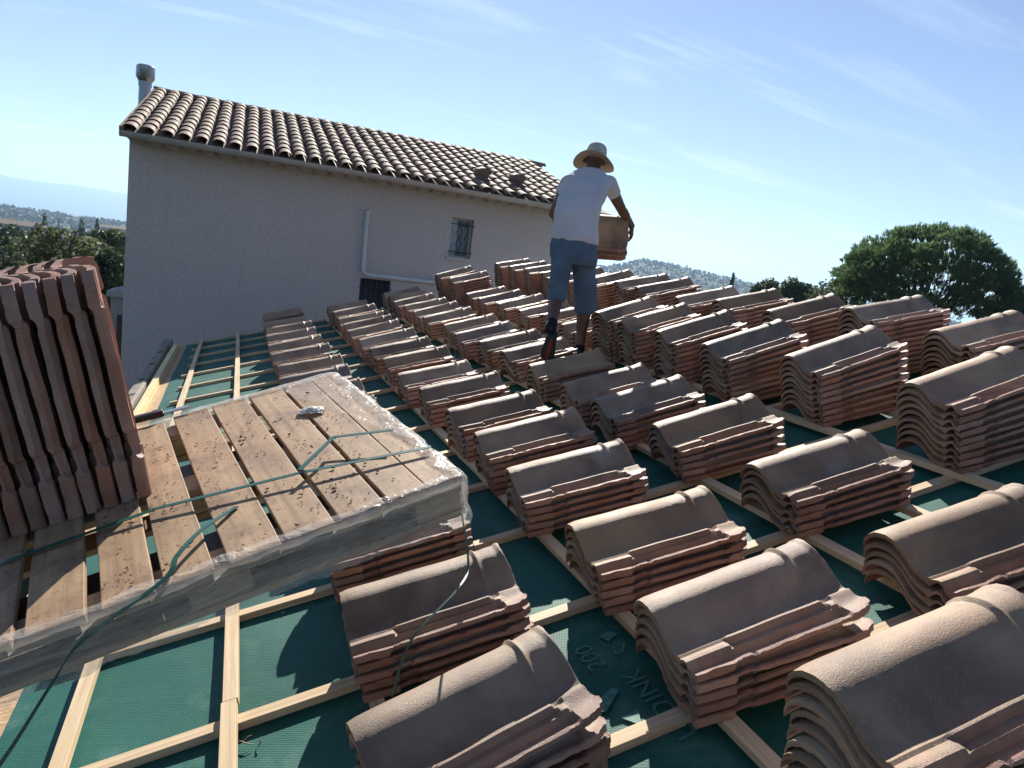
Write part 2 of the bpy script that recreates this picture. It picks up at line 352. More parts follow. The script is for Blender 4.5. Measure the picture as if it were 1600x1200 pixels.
at = me.attributes.new('clay', 'FLOAT', 'POINT'); at.data.foreach_set('value', np.concatenate(As).astype(np.float32))
me.set_sharp_from_angle(angle=math.radians(38))
o = bpy.data.objects.new('far_roof_tiles', me); COL.objects.link(o)
tag(o, 'mass of stacked clay roof tiles at the far end of the rows', 'roof tiles', kind='stuff')

# ------------------------------------------------------------------ the roof being tiled
roof = empty('unfinished_roof', DECK, 'pitched roof under green membrane and pine battens, waiting for tiles', 'roof')
def sheet(name, u0, u1, v0, v1, n0, n1, mat, parent=roof):
    return MB().box((u0, v0, n0), (u1, v1, n1)).build(name, mat, parent)
# membrane: a fine sheet that sags a little between the battens
us = np.linspace(-.225, 5.55, 90); vs_ = np.linspace(-3.2, 9.32, 190)
U, V = np.meshgrid(us, vs_, indexing='ij')
N = -.0545 + np.array([[.0055*noise.noise(Vector((a_*2.2, b_*2.2, 0))) - .001 for b_ in vs_] for a_ in us])
U[0, :] += np.array([.012*noise.noise(Vector((b_*.8, 3, 0))) for b_ in vs_])
ii = np.arange(U.size).reshape(U.shape)
me = np_mesh('underlay_membrane', np.stack([U, V, N], -1).reshape(-1,3), np.stack([ii[:-1,:-1], ii[1:,:-1], ii[1:,1:], ii[:-1,1:]], -1).reshape(-1,4), M_MEMB, True)
o = bpy.data.objects.new('underlay_membrane', me); COL.objects.link(o); o.parent = roof
sheet('osb_decking', -.41, 5.55, -3.2, 9.33, -.085, -.0605, M_OSB)
sheet('rafter_body', -.36, 5.55, -3.1, 9.25, -.28, -.088, M_PINEU)
LU = [(.0056,-.019),(.456,.456),(.864,.864),(1.257,1.257),(1.670,1.670),(2.088,2.088),(2.50,2.50),(2.937,2.937),(3.34,3.34),(3.76,3.76),(4.18,4.18),(4.6,4.6),(5.02,5.02),(5.43,5.43)]
for i, (ua, ub) in enumerate(LU):
    cuts = [-3.1, [.55,.42,1.9,.9][i % 4] + .2*(i % 3), 9.25 + .02*(i % 2)]
    if i == 1: cuts[1] = .776
    for j in range(2):
        va, vb = cuts[j] + (.0008 if j else 0), cuts[j+1]
        f = lambda v: ua + (ub-ua)*(v-1)/8.2
        m = MB(); nseg = 12
        for k in range(nseg+1):
            v = va + (vb-va)*k/nseg; wob = .0025*noise.noise(Vector((v*.7, i*3.1, j*5))); uc = f(v) + wob + (.0015 if j else -.0015)
            m.v += [(uc-.022, v, -.0272), (uc+.022, v, -.0272), (uc+.022, v, 0), (uc-.022, v, 0)]
            if k:
                o_ = (k-1)*4
                for q in range(4): m.f.append((o_+q, o_+(q+1)%4, o_+4+(q+1)%4, o_+4+q))
        m.f += [(3,2,1,0), (nseg*4, nseg*4+1, nseg*4+2, nseg*4+3)]
        bm = bmesh.new(); 
        o = m.build('batten', M_PINE, roof, bevel=.0015)
        bm.from_mesh(o.data); bmesh.ops.recalc_face_normals(bm, faces=bm.faces); bm.to_mesh(o.data); bm.free()
CV = [.1125,.7146,1.3375,1.924,2.507,3.087,3.689,4.285,4.834,5.50,6.12,6.77,7.38,7.99,8.6,9.2,-.48,-1.1,-1.7,-2.3,-2.9]
for i, v in enumerate(CV):
    u0 = -.12 + .03*random.random() if v > 4 else -.16
    sk = .012*(random.random()-.5)
    m = MB(); m.v = [(u0, v-.022, -.0535), (5.5, v-.022+sk, -.0535), (5.5, v+.022+sk, -.0535), (u0, v+.022, -.0535),
                     (u0, v-.022, -.0275), (5.5, v-.022+sk, -.0275), (5.5, v+.022+sk, -.0275), (u0, v+.022, -.0275)]
    m.f = [(3,2,1,0),(4,5,6,7),(0,1,5,4),(1,2,6,5),(2,3,7,6),(3,0,4,7)]
    m.build('counter_batten', M_PINEU, roof, bevel=.0015)
m = MB().box((-.378, 3.2, -.11), (-.318, 9.2, 0.0)); m.build('edge_board', M_EDGE, roof, bevel=.003)
# opposite slope, ridge and walls under the deck
m = MB(); wz = -5.0
def w2(u, v, n): return DECK.inverted() @ Vector((u, v, n))
xL = -.36*math.cos(TH) + .28*math.sin(TH); zL = -.36*math.sin(TH) - .28*math.cos(TH)
xR = 5.5*math.cos(TH); zR = 5.5*math.sin(TH) - .02
vv = []
for y in (-3.0, 9.2):
    for (x, z) in ((xL+.25, zL+.05), (xR-.3, zR-.36), (2*xR-xL-.85, zL+.05), (2*xR-xL-.85, wz), (xL+.25, wz)): vv.append(w2(x, y, z))
m.add(vv, [(4,3,2,1,0), (5,6,7,8,9), (0,1,6,5), (1,2,7,6), (2,3,8,7), (3,4,9,8), (4,0,5,9)])
m.build('wall', M_PLASTER, roof)
m = MB(); vv = []
for y in (-3.2, 9.3):
    for (x, z) in ((xR, zR-.06), (2*xR-xL, zL), (2*xR-xL, zL-.2), (xR, zR-.26)): vv.append(w2(x, y, z))
m.add(vv, [(3,2,1,0),(4,5,6,7),(0,1,5,4),(1,2,6,5),(2,3,7,6),(3,0,4,7)]); m.build('far_slope', M_MEMB, roof)
# printed lettering and marks on the membrane
def text_mesh(body, size, M, mat, parent, name, ext=0.0):
    cu = bpy.data.curves.new(name, 'FONT'); cu.body = body; cu.size = size; cu.extrude = ext
    tmp = bpy.data.objects.new('tmp', cu); COL.objects.link(tmp); bpy.context.view_layer.update()
    me = bpy.data.meshes.new_from_object(tmp.evaluated_get(bpy.context.evaluated_depsgraph_get()))
    bpy.data.objects.remove(tmp); bpy.data.curves.remove(cu); me.materials.clear(); me.materials.append(mat)
    o = bpy.data.objects.new(name, me); COL.objects.link(o); o.parent = parent; o.matrix_local = M; return o
NP = -.0485
def pm(u, v, rot=90): return Matrix.Translation((u, v, NP)) @ Matrix.Rotation(math.radians(rot), 4, 'Z')
text_mesh('U', .085, pm(1.602, .045), M_PRINT, roof, 'membrane_lettering')
text_mesh('O', .085, pm(1.602, .130), M_PRINT, roof, 'membrane_lettering')
text_mesh('INK', .085, pm(1.600, .205), M_PRINT, roof, 'membrane_lettering')
text_mesh('200', .085, pm(1.528, .398), M_PRINT, roof, 'membrane_lettering')
m = MB()
def poly(*pts): m.add([(u, v, NP) for u, v in pts], [tuple(range(len(pts)))])
poly((1.490,.140),(1.512,.200),(1.455,.195)); poly((1.43,.23),(1.505,.29),(1.49,.31),(1.40,.262))
poly((1.60,.43),(1.63,.47),(1.622,.475),(1.592,.435)); poly((1.585,.50),(1.63,.52),(1.61,.55),(1.57,.54))
poly((1.57,.43),(1.60,.43),(1.602,.436),(1.572,.436)); poly((1.57,.43),(1.576,.43),(1.59,.47),(1.584,.472))
m.build('membrane_mark', M_PRINT, roof)

# ------------------------------------------------------------------ pallet held at the eave side by forks
E1 = Vector((0.98658946, 0.1600257, 0.03214054)).normalized(); EN = Vector((-0.01508126, -0.10669776, 0.99417712))
EN = (EN - E1*EN.dot(E1)).normalized(); E2 = EN.cross(E1)
PA = Vector((.93059909, .42388247, .75788343))
PALM = DECK @ Matrix(((E1.x, E2.x, EN.x, PA.x), (E1.y, E2.y, EN.y, PA.y), (E1.z, E2.z, EN.z, PA.z), (0,0,0,1)))
pal = empty('pallet', PALM, 'weathered wooden pallet wrapped in clear film, strewn with clay crumbs', 'pallet')
LB = .63
bd = [(-1.47,-1.32,-.40,1.06),(-1.285,-1.135,-.40,1.08),(-1.105,-.954,-.40,1.09),(-.914,-.770,-.40,1.10),(-.745,-.602,-.402,1.09),(-.558,-.396,-.405,1.12),(-.377,-.217,-.39,1.13),(-.196,-.037,-.385,1.14),(-.020,.122,-.38,1.14),(.126,.262,-.382,1.13)]
for i, (a, b, w0, w1) in enumerate(bd):
    m = MB(); ns = 10
    for k in range(ns+1):
        w = (w0 + (w1-w0)*k/ns)*LB; z = .0022*noise.noise(Vector((w*3, i*7, 1)))
        for (s_, zz) in ((a, -.018), (b, -.018), (b, 0), (a, 0)):
            m.v.append((s_*LB + .0016*noise.noise(Vector((w*14, i*3+s_*5, 2))), w + (.004*noise.noise(Vector((s_*90, i, 5))) if k in (0, ns) else 0), zz + z))
        if k:
            q0 = (k-1)*4
            for q in range(4): m.f.append((q0+q, q0+(q+1)%4, q0+4+(q+1)%4, q0+4+q))
    m.f += [(3,2,1,0), (ns*4, ns*4+1, ns*4+2, ns*4+3)]
    o = m.build('deck_board', M_PAL, pal, bevel=.002)
    bm = bmesh.new(); bm.from_mesh(o.data); bmesh.ops.recalc_face_normals(bm, faces=bm.faces); bm.to_mesh(o.data); bm.free()
x0, x1 = -1.46*LB, .26*LB; y0, y1 = -.375*LB, 1.09*LB; ym = (y0+y1)/2
for y in (y0, ym-.045, y1-.09):
    MB().box((x0, y, -.036), (x1, y+.09, -.0195)).build('stringer_board', M_PALX, pal, bevel=.002)
    for x in (x0, (x0+x1)/2-.06, x1-.12): MB().box((x, y+.002, -.088), (x+.12, y+.088, -.0365)).build('block', M_PALX, pal, bevel=.003)
    MB().box((x0, y, -.104), (x1, y+.09, -.0885)).build('skid_board', M_PALX, pal, bevel=.002)
# cling film round the sides, torn along the bottom, lapping over the top edge
def mat_film(name, lo, hi, tint):
    mf = Mat(name, .25, .7)
    mf.col(tint); mf.bump(mf.noise(26, 5, .65, src=mf.map((1, 1, 3)), dist=1.5), .35, .006); mf.bump(mf.noise(7, 3, src=mf.map((1, 1, 6)), dist=2), .8, .02)
    trn = mf.n.new('ShaderNodeBsdfTransparent'); mxs = mf.n.new('ShaderNodeMixShader'); trl = mf.n.new('ShaderNodeBsdfTranslucent'); trl.inputs[0].default_value = (*tint, 1)
    mx2 = mf.n.new('ShaderNodeMixShader'); mx2.inputs[0].default_value = .35
    mf.l.new(mf.b.outputs[0], mx2.inputs[1]); mf.l.new(trl.outputs[0], mx2.inputs[2])
    fr = mf.rng(mf.noise(6, 6, .7, src=mf.map((1, 1, 5)), dist=1.0), .3, .7, lo, hi)
    mf.l.new(fr, mxs.inputs[0]); mf.l.new(trn.outputs[0], mxs.inputs[1]); mf.l.new(mx2.outputs[0], mxs.inputs[2])
    mf.l.new(mxs.outputs[0], mf.n['Material Output'].inputs['Surface']); return mf.m
M_FILM = mat_film('cling_film', .04, .34, (.86, .87, .86)); M_FILMS = mat_film('cling_film_side', .16, .58, (.74, .72, .67))
def film(path, name, rows, seed, drop=None):
    """path: list of (x, y, outward x, outward y) round the edge; rows: (outward, z)"""
    Vv = []; n = len(path)
    for j, (ow, z) in enumerate(rows):
        for i, (x, y, ox, oy) in enumerate(path):
            w = noise.noise(Vector((i*.13, j*.6, seed)))*.009 + noise.noise(Vector((i*.5, j*.9, seed+9)))*.002
            zz = z + (noise.noise(Vector((i*.16, seed, 3)))*.016 + noise.noise(Vector((i*.7, seed, 8)))*.006)*(1 if j in (0, len(rows)-1) else .15)
            if j == 0: zz = z + .001 + abs(noise.noise(Vector((i*.2, 1, seed))))*.002
            k = ow + (w if j else w*1.6); 
            if drop and j > 3: zz -= drop(i/n)*(j-3)/(len(rows)-4)
            Vv.append((x + ox*k, y + oy*k, zz))
    F = [(j*n+i, j*n+i+1, (j+1)*n+i+1, (j+1)*n+i) for j in range(len(rows)-1) for i in range(n-1)]
    m = MB(); m.add(Vv, F); o = m.build(name, M_FILMS, pal, smooth=True); return o
path = []
def seg(ax, ay, bx, by, ox, oy, n, corner=None):
    for k in range(n): t = k/n; path.append((ax+(bx-ax)*t, ay+(by-ay)*t, ox, oy))
X0, X1, Y0, Y1 = x0-.004, x1+.006, -.41*LB, 1.145*LB
seg(X0, Y0, X1-.03, Y0, 0, -1, 110)
for k in range(8): a = -PI/2 + PI/2*k/8; path.append((X1-.03+.03*math.cos(a), Y0+.03+.03*math.sin(a), math.cos(a), math.sin(a)))
seg(X1, Y0+.03, X1, Y1-.03, 1, 0, 90)
for k in range(8): a = PI/2*k/8; path.append((X1-.03+.03*math.cos(a), Y1-.03+.03*math.sin(a), math.cos(a), math.sin(a)))
seg(X1-.03, Y1, X0, Y1, 0, 1, 100)
film(path, 'cling_film', [(-.035,.003),(-.012,.006),(.003,.003),(.006,-.012),(.005,-.03),(.004,-.05),(.006,-.064),(.004,-.078),(.005,-.092),(.008,-.102)], 4.2,
     drop=lambda t: .02*max(0, 1-abs(t-.36)*14))
# film folded over the far right corner of the top
Vv = []; na, nb = 26, 30
for i in range(na):
    for j in range(nb):
        s_, w_ = i/(na-1), j/(nb-1)
        xx = x1 + .005 - (.02 + .20*w_**1.3)*s_; yy = (-.1 + 1.22*w_)*LB
        Vv.append((xx, yy, .0035 + .009*abs(noise.noise(Vector((s_*3, w_*5, 2)))) + .0035*abs(noise.noise(Vector((s_*9, w_*16, 5))))))
MB().add(Vv, [(i*nb+j, (i+1)*nb+j, (i+1)*nb+j+1, i*nb+j+1) for i in range(na-1) for j in range(nb-1)]).build('cling_film', M_FILM, pal, smooth=True)
# the lifting forks below it (they come in from the eave, outside the frame)
fk = empty('pallet_fork', PALM, 'steel forks of a lifter carrying the wrapped pallet from the eave side', 'lifting fork')
M_STEEL = simple('dark_steel', (.06, .06, .065), .5, .5, .8, .2, 8)
for y in (y0+.13, ym+.10): MB().box((x0-.45, y, -.082), (x1-.12, y+.10, -.050)).build('tine', M_STEEL, fk, bevel=.004)
MB().box((x0-.52, y0+.05, -.11), (x0-.452, y1-.05, .5)).build('carriage', M_STEEL, fk, bevel=.004)

# tiles standing on end on the pallet
BB = Vector((.2572, 1.5675, .4254)); BB = Vector((.7775, -1.2540, 1.3332)) + LB*(BB - Vector((.7775, -1.2540, 1.3332)))
for k in range(9):
    ph = math.radians(4 + .35*noise.noise(Vector((k*1.7, 0, 0)))); 
    ax = (EN*math.cos(ph) + E1*math.sin(ph)).normalized(); az = -(E1 - ax*E1.dot(ax)).normalized(); ay = az.cross(ax)
    # corner of the tile's near edge (local x=0, y=.105-TW, z=.02) sits at the base point
    base = BB - E1*(.0365*k) + E2*(.006*noise.noise(Vector((k*2.3, 1, 0)))+.0)
    Rm_ = Matrix((( ax.x, ay.x, az.x), (ax.y, ay.y, az.y), (ax.z, ay.z, az.z)))
    org = base - Rm_ @ Vector((0, .105-TW+.006, .0)) + EN*(.001)
    M = DECK @ (Matrix.Translation(org) @ Rm_.to_4x4())
    o = bpy.data.objects.new('roof_tile', ME_VAR[(k*3+1) % 7]); COL.objects.link(o); o.matrix_world = M
    o['kind'] = 'thing'; tag(o, 'red clay roof tile standing on end on the pallet, %s from the right' % (ORD[k] if k else 'first'), 'roof tile', 'tiles standing on end on the pallet')

# ------------------------------------------------------------------ things lying on the pallet
def PAL(s, w, z): return PALM @ Vector((s*LB, w*LB, z))
M_STRAP = simple('green_strap', (.012, .085, .065), .35, .5, nz=.2, nscale=60)
def ribbon(name, pts, width, label, mat=None, th=.0008, twist=None, lin=False):
    pts = [Vector(p) for p in pts]; cr = []
    if lin: pts = [q_ for a_, b_ in zip(pts, pts[1:]) for q_ in (a_, a_.lerp(b_, .45), a_.lerp(b_, .9))] + [pts[-1]]
    # Catmull-Rom
    for i in range(len(pts)-1):
        p0, p1, p2, p3 = pts[max(i-1,0)], pts[i], pts[i+1], pts[min(i+2, len(pts)-1)]
        for k in range(10):
            t = k/10; cr.append(.5*((2*p1) + (p2-p0)*t + (2*p0-5*p1+4*p2-p3)*t*t + (3*p1-p0-3*p2+p3)*t**3))
    cr.append(pts[-1]); up0 = (PALM.to_3x3() @ Vector((0,0,1))).normalized(); m = MB(); N = len(cr)
    for i, p in enumerate(cr):
        t = (cr[min(i+1,N-1)] - cr[max(i-1,0)]).normalized(); up = up0
        if twist: up = (Matrix.Rotation(twist(i/(N-1)), 3, t) @ up0)
        s_ = t.cross(up).normalized(); nn = s_.cross(t)
        for a_, b_ in ((-1,-1),(1,-1),(1,1),(-1,1)): m.v.append(tuple(p + s_*a_*width/2 + nn*b_*th))
        if i:
            q0 = (i-1)*4
            for q in range(4): m.f.append((q0+q, q0+(q+1)%4, q0+4+(q+1)%4, q0+4+q))
    m.f += [(3,2,1,0), ((N-1)*4, (N-1)*4+1, (N-1)*4+2, (N-1)*4+3)]
    o = m.build(name, mat or M_STRAP); tag(o, label, 'strap'); return o
ribbon('strap', [PAL(-1.195,.097,.006), PAL(-.95,.10,.010), PAL(-.71,.105,.014), PAL(-.218,.0,.018), PAL(.259,-.125,.012)], .012,
       'dark green plastic strap running straight across all the pallet boards', lin=True)
ribbon('strap', [PAL(-.225,.0,.026), PAL(-.033,.185,.030), PAL(.181,.061,.034)], .012,
       'loose green strap end bent up over the right pallet boards', lin=True)
p_end = UVN(-.02, .98, -.03)
ribbon('strap', [PAL(-.47,-.05,.003), PAL(-.598,-.177,.018), PAL(-.69,-.30,.020), PAL(-.74,-.39,.012), BV(130, 1000, .05), BV(85, 1062, .05), BV(20, 1165, .03), BV(-40, 1250, .0)], .011,
       'green strap trailing off the near side of the pallet')
for pa, pb, sag, lb in (((722, 790, .75), (655, 880, .70), .0, ''),):
    pass
q = [PAL(.26,-.33,-.09), UVN(1.24,.74,.40), UVN(1.23,.72,.235), UVN(1.16,.60,.232), UVN(.99,.52,.17), UVN(.90,.47,.05)]
ribbon('strap', q, .007, 'thin green strap hanging from the pallet over the tile stack below', mat=simple('faded_strap', (.06,.13,.105), .4, .5))
# black folding knife near the far left corner
kn = empty('folding_knife', PALM @ Matrix.Translation((-.69*LB, 1.16*LB, .004)) @ Matrix.Rotation(math.radians(-2), 4, 'Z') @ Matrix.Scale(1.15, 4), 'black utility knife lying at the far left pallet corner', 'knife')
M_BLK = simple('black_plastic', (.012, .012, .014), .45, .5); M_REDP = simple('red_plastic', (.05, .012, .012), .4)
MB().box((-.045, -.011, 0), (.055, .011, .018)).build('handle', M_BLK, kn, bevel=.004)
MB().box((.030, -.0115, .004), (.045, .0115, .0185)).build('slider', M_REDP, kn, bevel=.001)
MB().add([(.055,-.009,.006),(.055,.009,.006),(.11,.009,.006),(.125,-.009,.006),(.055,-.009,.010),(.055,.009,.010),(.11,.009,.010),(.125,-.009,.010)],
         [(3,2,1,0),(4,5,6,7),(0,1,5,4),(1,2,6,5),(2,3,7,6),(3,0,4,7)]).build('blade', simple('blade_steel', (.5,.5,.5), .3, .5, 1), kn)
# crumpled clear wrapper
Vv = []; na = 22
for i in range(na):
    for j in range(na):
        a_, b_ = (i/(na-1)-.5), (j/(na-1)-.5); r_ = math.hypot(a_, b_)
        nz_ = noise.noise(Vector((a_*7, b_*7, 3)))*.5 + noise.noise(Vector((a_*18, b_*18, 7)))*.35
        Vv.append((a_*.075*(1+.3*nz_), b_*.045*(1-.3*nz_), .004 + .012*max(0, 1-r_*1.7) + .012*abs(nz_)))
m = MB().add(Vv, [(i*na+j, (i+1)*na+j, (i+1)*na+j+1, i*na+j+1) for i in range(na-1) for j in range(na-1)])
M_CRUM = simple('crumpled_film', (.5, .5, .48), .6, .3)
o = m.build('crumpled_wrapper', M_CRUM, None, True); o.matrix_world = PALM @ Matrix.Translation((-.003*LB, .65*LB, .001)) @ Matrix.Rotation(-.5, 4, 'Z')
tag(o, 'crumpled ball of clear plastic wrap on the pallet boards', 'plastic wrap')
# clay crumbs and grit: uncountable
M_CRUMB = simple('clay_crumb', (.15, .055, .035), .9, .1, nz=.4, nscale=70)
m = MB(); rr = random.Random(5)
def crumb(M, p, s_):
    vs = [Vector((rr.uniform(-1,1)*s_, rr.uniform(-1,1)*s_*.8, rr.uniform(0,.9)*s_)) for _ in range(6)]
    bm = bmesh.new(); [bm.verts.new(M @ (Vector(p)+v)) for v in vs]
    try: r_ = bmesh.ops.convex_hull(bm, input=bm.verts)
    except Exception: bm.free(); return
    bm.verts.ensure_lookup_table(); bm.verts.index_update()
    m.add([v.co.copy() for v in bm.verts], [tuple(v.index for v in f.verts) for f in bm.faces]); bm.free()
for _ in range(1100):
    a, b, w0, w1 = rr.choice(bd[3:]); s_ = rr.uniform(a+.01, b-.01); w = rr.betavariate(1.3, 1.6)*(w1-w0)+w0
    if noise.noise(Vector((s_*3.2, w*3.2, 9))) < -.12 and rr.random() < .8: continue
    crumb(PALM, (s_*LB, w*LB, .0015), rr.choice([.0013,.0018,.0024,.0034,.005]) * (1.7 if rr.random() < .07 else .85))
for _ in range(260):
    u_, v_ = rr.uniform(-.2, 2.4), rr.uniform(.2, 3.2); crumb(DECK, (u_, v_, -.049), rr.choice([.0014,.002,.003]) * (2 if rr.random() < .06 else 1))
o = m.build('clay_crumbs', M_CRUMB); tag(o, 'scattered clay crumbs and grit', 'debris', kind='stuff')
# splinters and twigs on the membrane
M_TWIG = simple('twig_bark', (.05, .038, .028), .9)
for i, (u_, v_, a_, L_, lb) in enumerate(((.36,.70,.4,.045,'curled dark twig on the membrane between the two nearest left battens'), (.49,.62,-.5,.06,'forked pale twig beside the near end of the second batten'),
        (.29,.745,.2,.03,'short dark splinter beside the counter batten'), (.53,.60,1.2,.03,'small dark twig right of the second batten'))):
    P = [Vector((L_*(t-.5), .006*math.sin(t*5+i), .004+.006*math.sin(t*PI))) for t in np.linspace(0,1,6)]
    m = MB().tube(P, [.0012,.0016,.002,.002,.0016,.0008], 6)
    if i == 1: m.tube([P[2], P[2]+Vector((.012,.014,.006)), P[2]+Vector((.02,.02,.004))], .001, 6)
    o = m.build('twig', M_TWIG if i != 1 else simple('pale_twig', (.35,.28,.2), .8)); o.matrix_world = DECK @ Matrix.Translation((u_, v_, -.050)) @ Matrix.Rotation(a_, 4, 'Z')
    tag(o, lb, 'twig', 'twigs on the membrane')
# grey perforated scaffold tube beyond the eave
sb = empty('scaffold_ladder_beam', DECK @ Matrix.Translation((-.50, 5.6, -.035)), 'grey perforated metal beam standing beyond the pale eave board', 'scaffold beam')
M_GALV = simple('weathered_beam', (.23, .20, .165), .75, .3, 0, .3, 9, .3)
MB().box((-.06, 0, -.04), (.06, 4.25, .03)).build('beam', M_GALV, sb, bevel=.02)
for y in (.5, 1.25, 2.2, 3.1): MB().tube([(0, y, .0305), (0, y, .034)], .034, 16).build('hole', simple('hole_dark', (.01,.01,.01), .9), sb)
for y in (3.72, 3.95): MB().tube([(0, y, 0), (0, y+.03, 0)], .075, 20).build('end_ring', simple('bright_ring', (.35,.35,.34), .4, .5, .9), sb, True)
# ------------------------------------------------------------------ neighbouring house
YW, YE, YR = 11.60, 11.15, 15.30
XA, XB, ZE = -1.37, 6.95, 2.79
SL = .31
house = empty('house', Matrix.Translation((0, YW, 0)), 'two-storey rendered house with a canal tile roof, grilled windows and metal flue', 'house')
Hi = Matrix.Translation((0, -YW, 0))
def HB(px, py, Y=YW): return BV(px, py, Y)
M_GREYP = simple('gutter_plastic', (.50, .43, .385), .45, .4, nz=.06, nscale=4)
M_WHITEP = simple('white_conduit', (.62, .62, .62), .5, .4)
M_IRON = simple('black_iron', (.025, .025, .028), .5, .5)
M_FRAME = simple('window_frame', (.50, .48, .45), .5)
M_GLASS = Mat('window_glass', .06, .8).col((.05, .07, .08)).m
M_CURT = simple('curtain', (.42, .47, .50), .9, .1, nz=.3, nscale=6)
M_SHUT = simple('dark_shutter', (.045, .055, .065), .6, .3, nz=.2, nscale=9)
def rect(ax, ay, bx, by):
    p, q = HB(ax, ay), HB(bx, by); return (min(p.x,q.x), max(p.x,q.x), min(p.z,q.z), max(p.z,q.z))
w1 = rect(709, 341, 733, 404); w2_ = rect(563.5, 434, 603, 520)
w1 = (w1[0]-.02, w1[0]+.40, w1[2]-.01, w1[3]+.02)
wz0 = w2_[2]
m = MB(); xs = [XA+.07, w2_[0], w2_[1], w1[0], w1[1], XB-.05]; zb, zt = -5.0, 2.80
holes = {1: w2_, 3: w1}
for i in range(5):
    a, b = xs[i], xs[i+1]
    if i in holes:
        h = holes[i]; zz = [(zb, h[2]), (h[3], zt)]
    else: zz = [(zb, zt)]
    for z0_, z1_ in zz: m.add([(a,0,z0_),(b,0,z0_),(b,0,z1_),(a,0,z1_)], [(0,1,2,3)])
for h in holes.values():
    a, b, z0_, z1_ = h; d = .22
    m.add([(a,0,z0_),(a,d,z0_),(a,d,z1_),(a,0,z1_)], [(0,1,2,3)]); m.add([(b,0,z0_),(b,0,z1_),(b,d,z1_),(b,d,z0_)], [(0,1,2,3)])
    m.add([(a,0,z0_),(b,0,z0_),(b,d,z0_),(a,d,z0_)], [(0,1,2,3)]); m.add([(a,0,z1_),(a,d,z1_),(b,d,z1_),(b,0,z1_)], [(0,1,2,3)])
a, b = xs[0], xs[-1]; D = 2*(YR-YW); zr = ZE + SL*(YR-YE) - .12
m.add([(a,0,zb),(a,0,zt),(a,YR-YW,zr),(a,D,zt),(a,D,zb)], [(0,1,2,3,4)]); m.add([(b,0,zb),(b,0,zt),(b,YR-YW,zr),(b,D,zt),(b,D,zb)], [(4,3,2,1,0)])
m.add([(a,D,zb),(b,D,zb),(b,D,zt),(a,D,zt)], [(3,2,1,0)])
m.build('wall', M_PLASTER, house)
def roofz(y): return ZE + SL*(y-YE)
# roof: canal cover tiles over channel tiles
def mat_canal():
    m = Mat('canal_tile', .75, .15)
    c = m.mix(m.rng(m.noise(5, 4, .6), .35, .65), (.165, .115, .085), (.255, .19, .145)); c = m.mix(m.rng(m.noise(38, 3), .5, .7, 0, .5), c, (.17, .13, .11))
    c = m.mix(m.rng(m.noise(2.2, 2), .58, .68, 0, .6), c, (.38, .22, .15)); m.col(c); m.bump(m.noise(70, 3), .4, .004); return m.m
M_CANAL = mat_canal()
m = MB(); ang = math.atan(SL); sr = random.Random(3)
ncol = 33; dxc = (XB-XA-.14)/ncol; L0 = (YR-YE)/math.cos(ang); nc = 12; cl_ = L0/nc
def rp(x, s_, h): return (x, YE - YW + s_*math.cos(ang) - h*math.sin(ang), ZE + s_*math.sin(ang) + h*math.cos(ang))
for i in range(ncol):
    xc = XA + .12 + dxc*i
    for j in range(nc):
        s0 = j*cl_ - .02 + sr.uniform(-.012,.012); s1 = s0 + cl_*1.15; jx = sr.uniform(-.008,.008); n = 8; vs = []
        for (s_, r_, h) in ((s0, .106, .022), (s1, .094, .008)):
            for rr_ in (r_, r_-.010):
                for k in range(n+1):
                    a_ = PI*k/n; vs.append(rp(xc + jx - rr_*math.cos(a_), s_, h + rr_*math.sin(a_)*.72))
        o_ = n+1; fs = []
        for k in range(n):
            fs += [(k, k+1, 2*o_+k+1, 2*o_+k), (o_+k+1, o_+k, 3*o_+k, 3*o_+k+1), (k+1, k, o_+k, o_+k+1), (2*o_+k, 2*o_+k+1, 3*o_+k+1, 3*o_+k)]
        m.add(vs, fs)
# channel sheet below, and the back slope
nx_ = ncol*6
vs = []; 
for s_ in (-.06, L0):
    for k in range(nx_+1):
        x = XA + (XB-XA)*k/nx_; vs.append(rp(x, s_, .004 - .03*abs(math.sin(PI*(x-XA-.12)/dxc))))
m.add(vs, [(k, k+1, nx_+1+k+1, nx_+1+k) for k in range(nx_)])
m.add([(XA, YR-YW, zr+.1), (XB, YR-YW, zr+.1), (XB, D+.4, ZE), (XA, D+.4, ZE)], [(0,1,2,3)])
m.add([rp(XA-.01, -.05, -.10), rp(XA-.01, L0, -.10), rp(XA-.01, L0, .05), rp(XA-.01, -.05, .05), rp(XA+.05, -.05, -.10), rp(XA+.05, L0, -.10), rp(XA+.05, L0, .05), rp(XA+.05, -.05, .05)],
      [(3,2,1,0),(4,5,6,7),(0,1,5,4),(1,2,6,5),(2,3,7,6),(3,0,4,7)])
rf = m.build('roof', M_CANAL, house, smooth=True); rf.data.set_sharp_from_angle(angle=math.radians(40))
m = MB()
for i in range(19):
    x0_ = XA - .02 + i*(XB-XA)/18.5; x1_ = x0_ + (XB-XA)/18.5 + .05
    z_ = zr + .06
    vs = []; n = 8
    for (x, r_) in ((x0_, .12), (x1_, .10)):
        for k in range(n+1): a_ = PI*k/n; vs.append((x, YR-YW - r_*1.2*math.cos(a_), z_ + r_*math.sin(a_) + .02))
    m.add(vs, [(k, k+1, n+1+k+1, n+1+k) for k in range(n)]); m.add(vs[:n+1], [tuple(range(n+1))])
m.build('ridge', M_CANAL, rf)
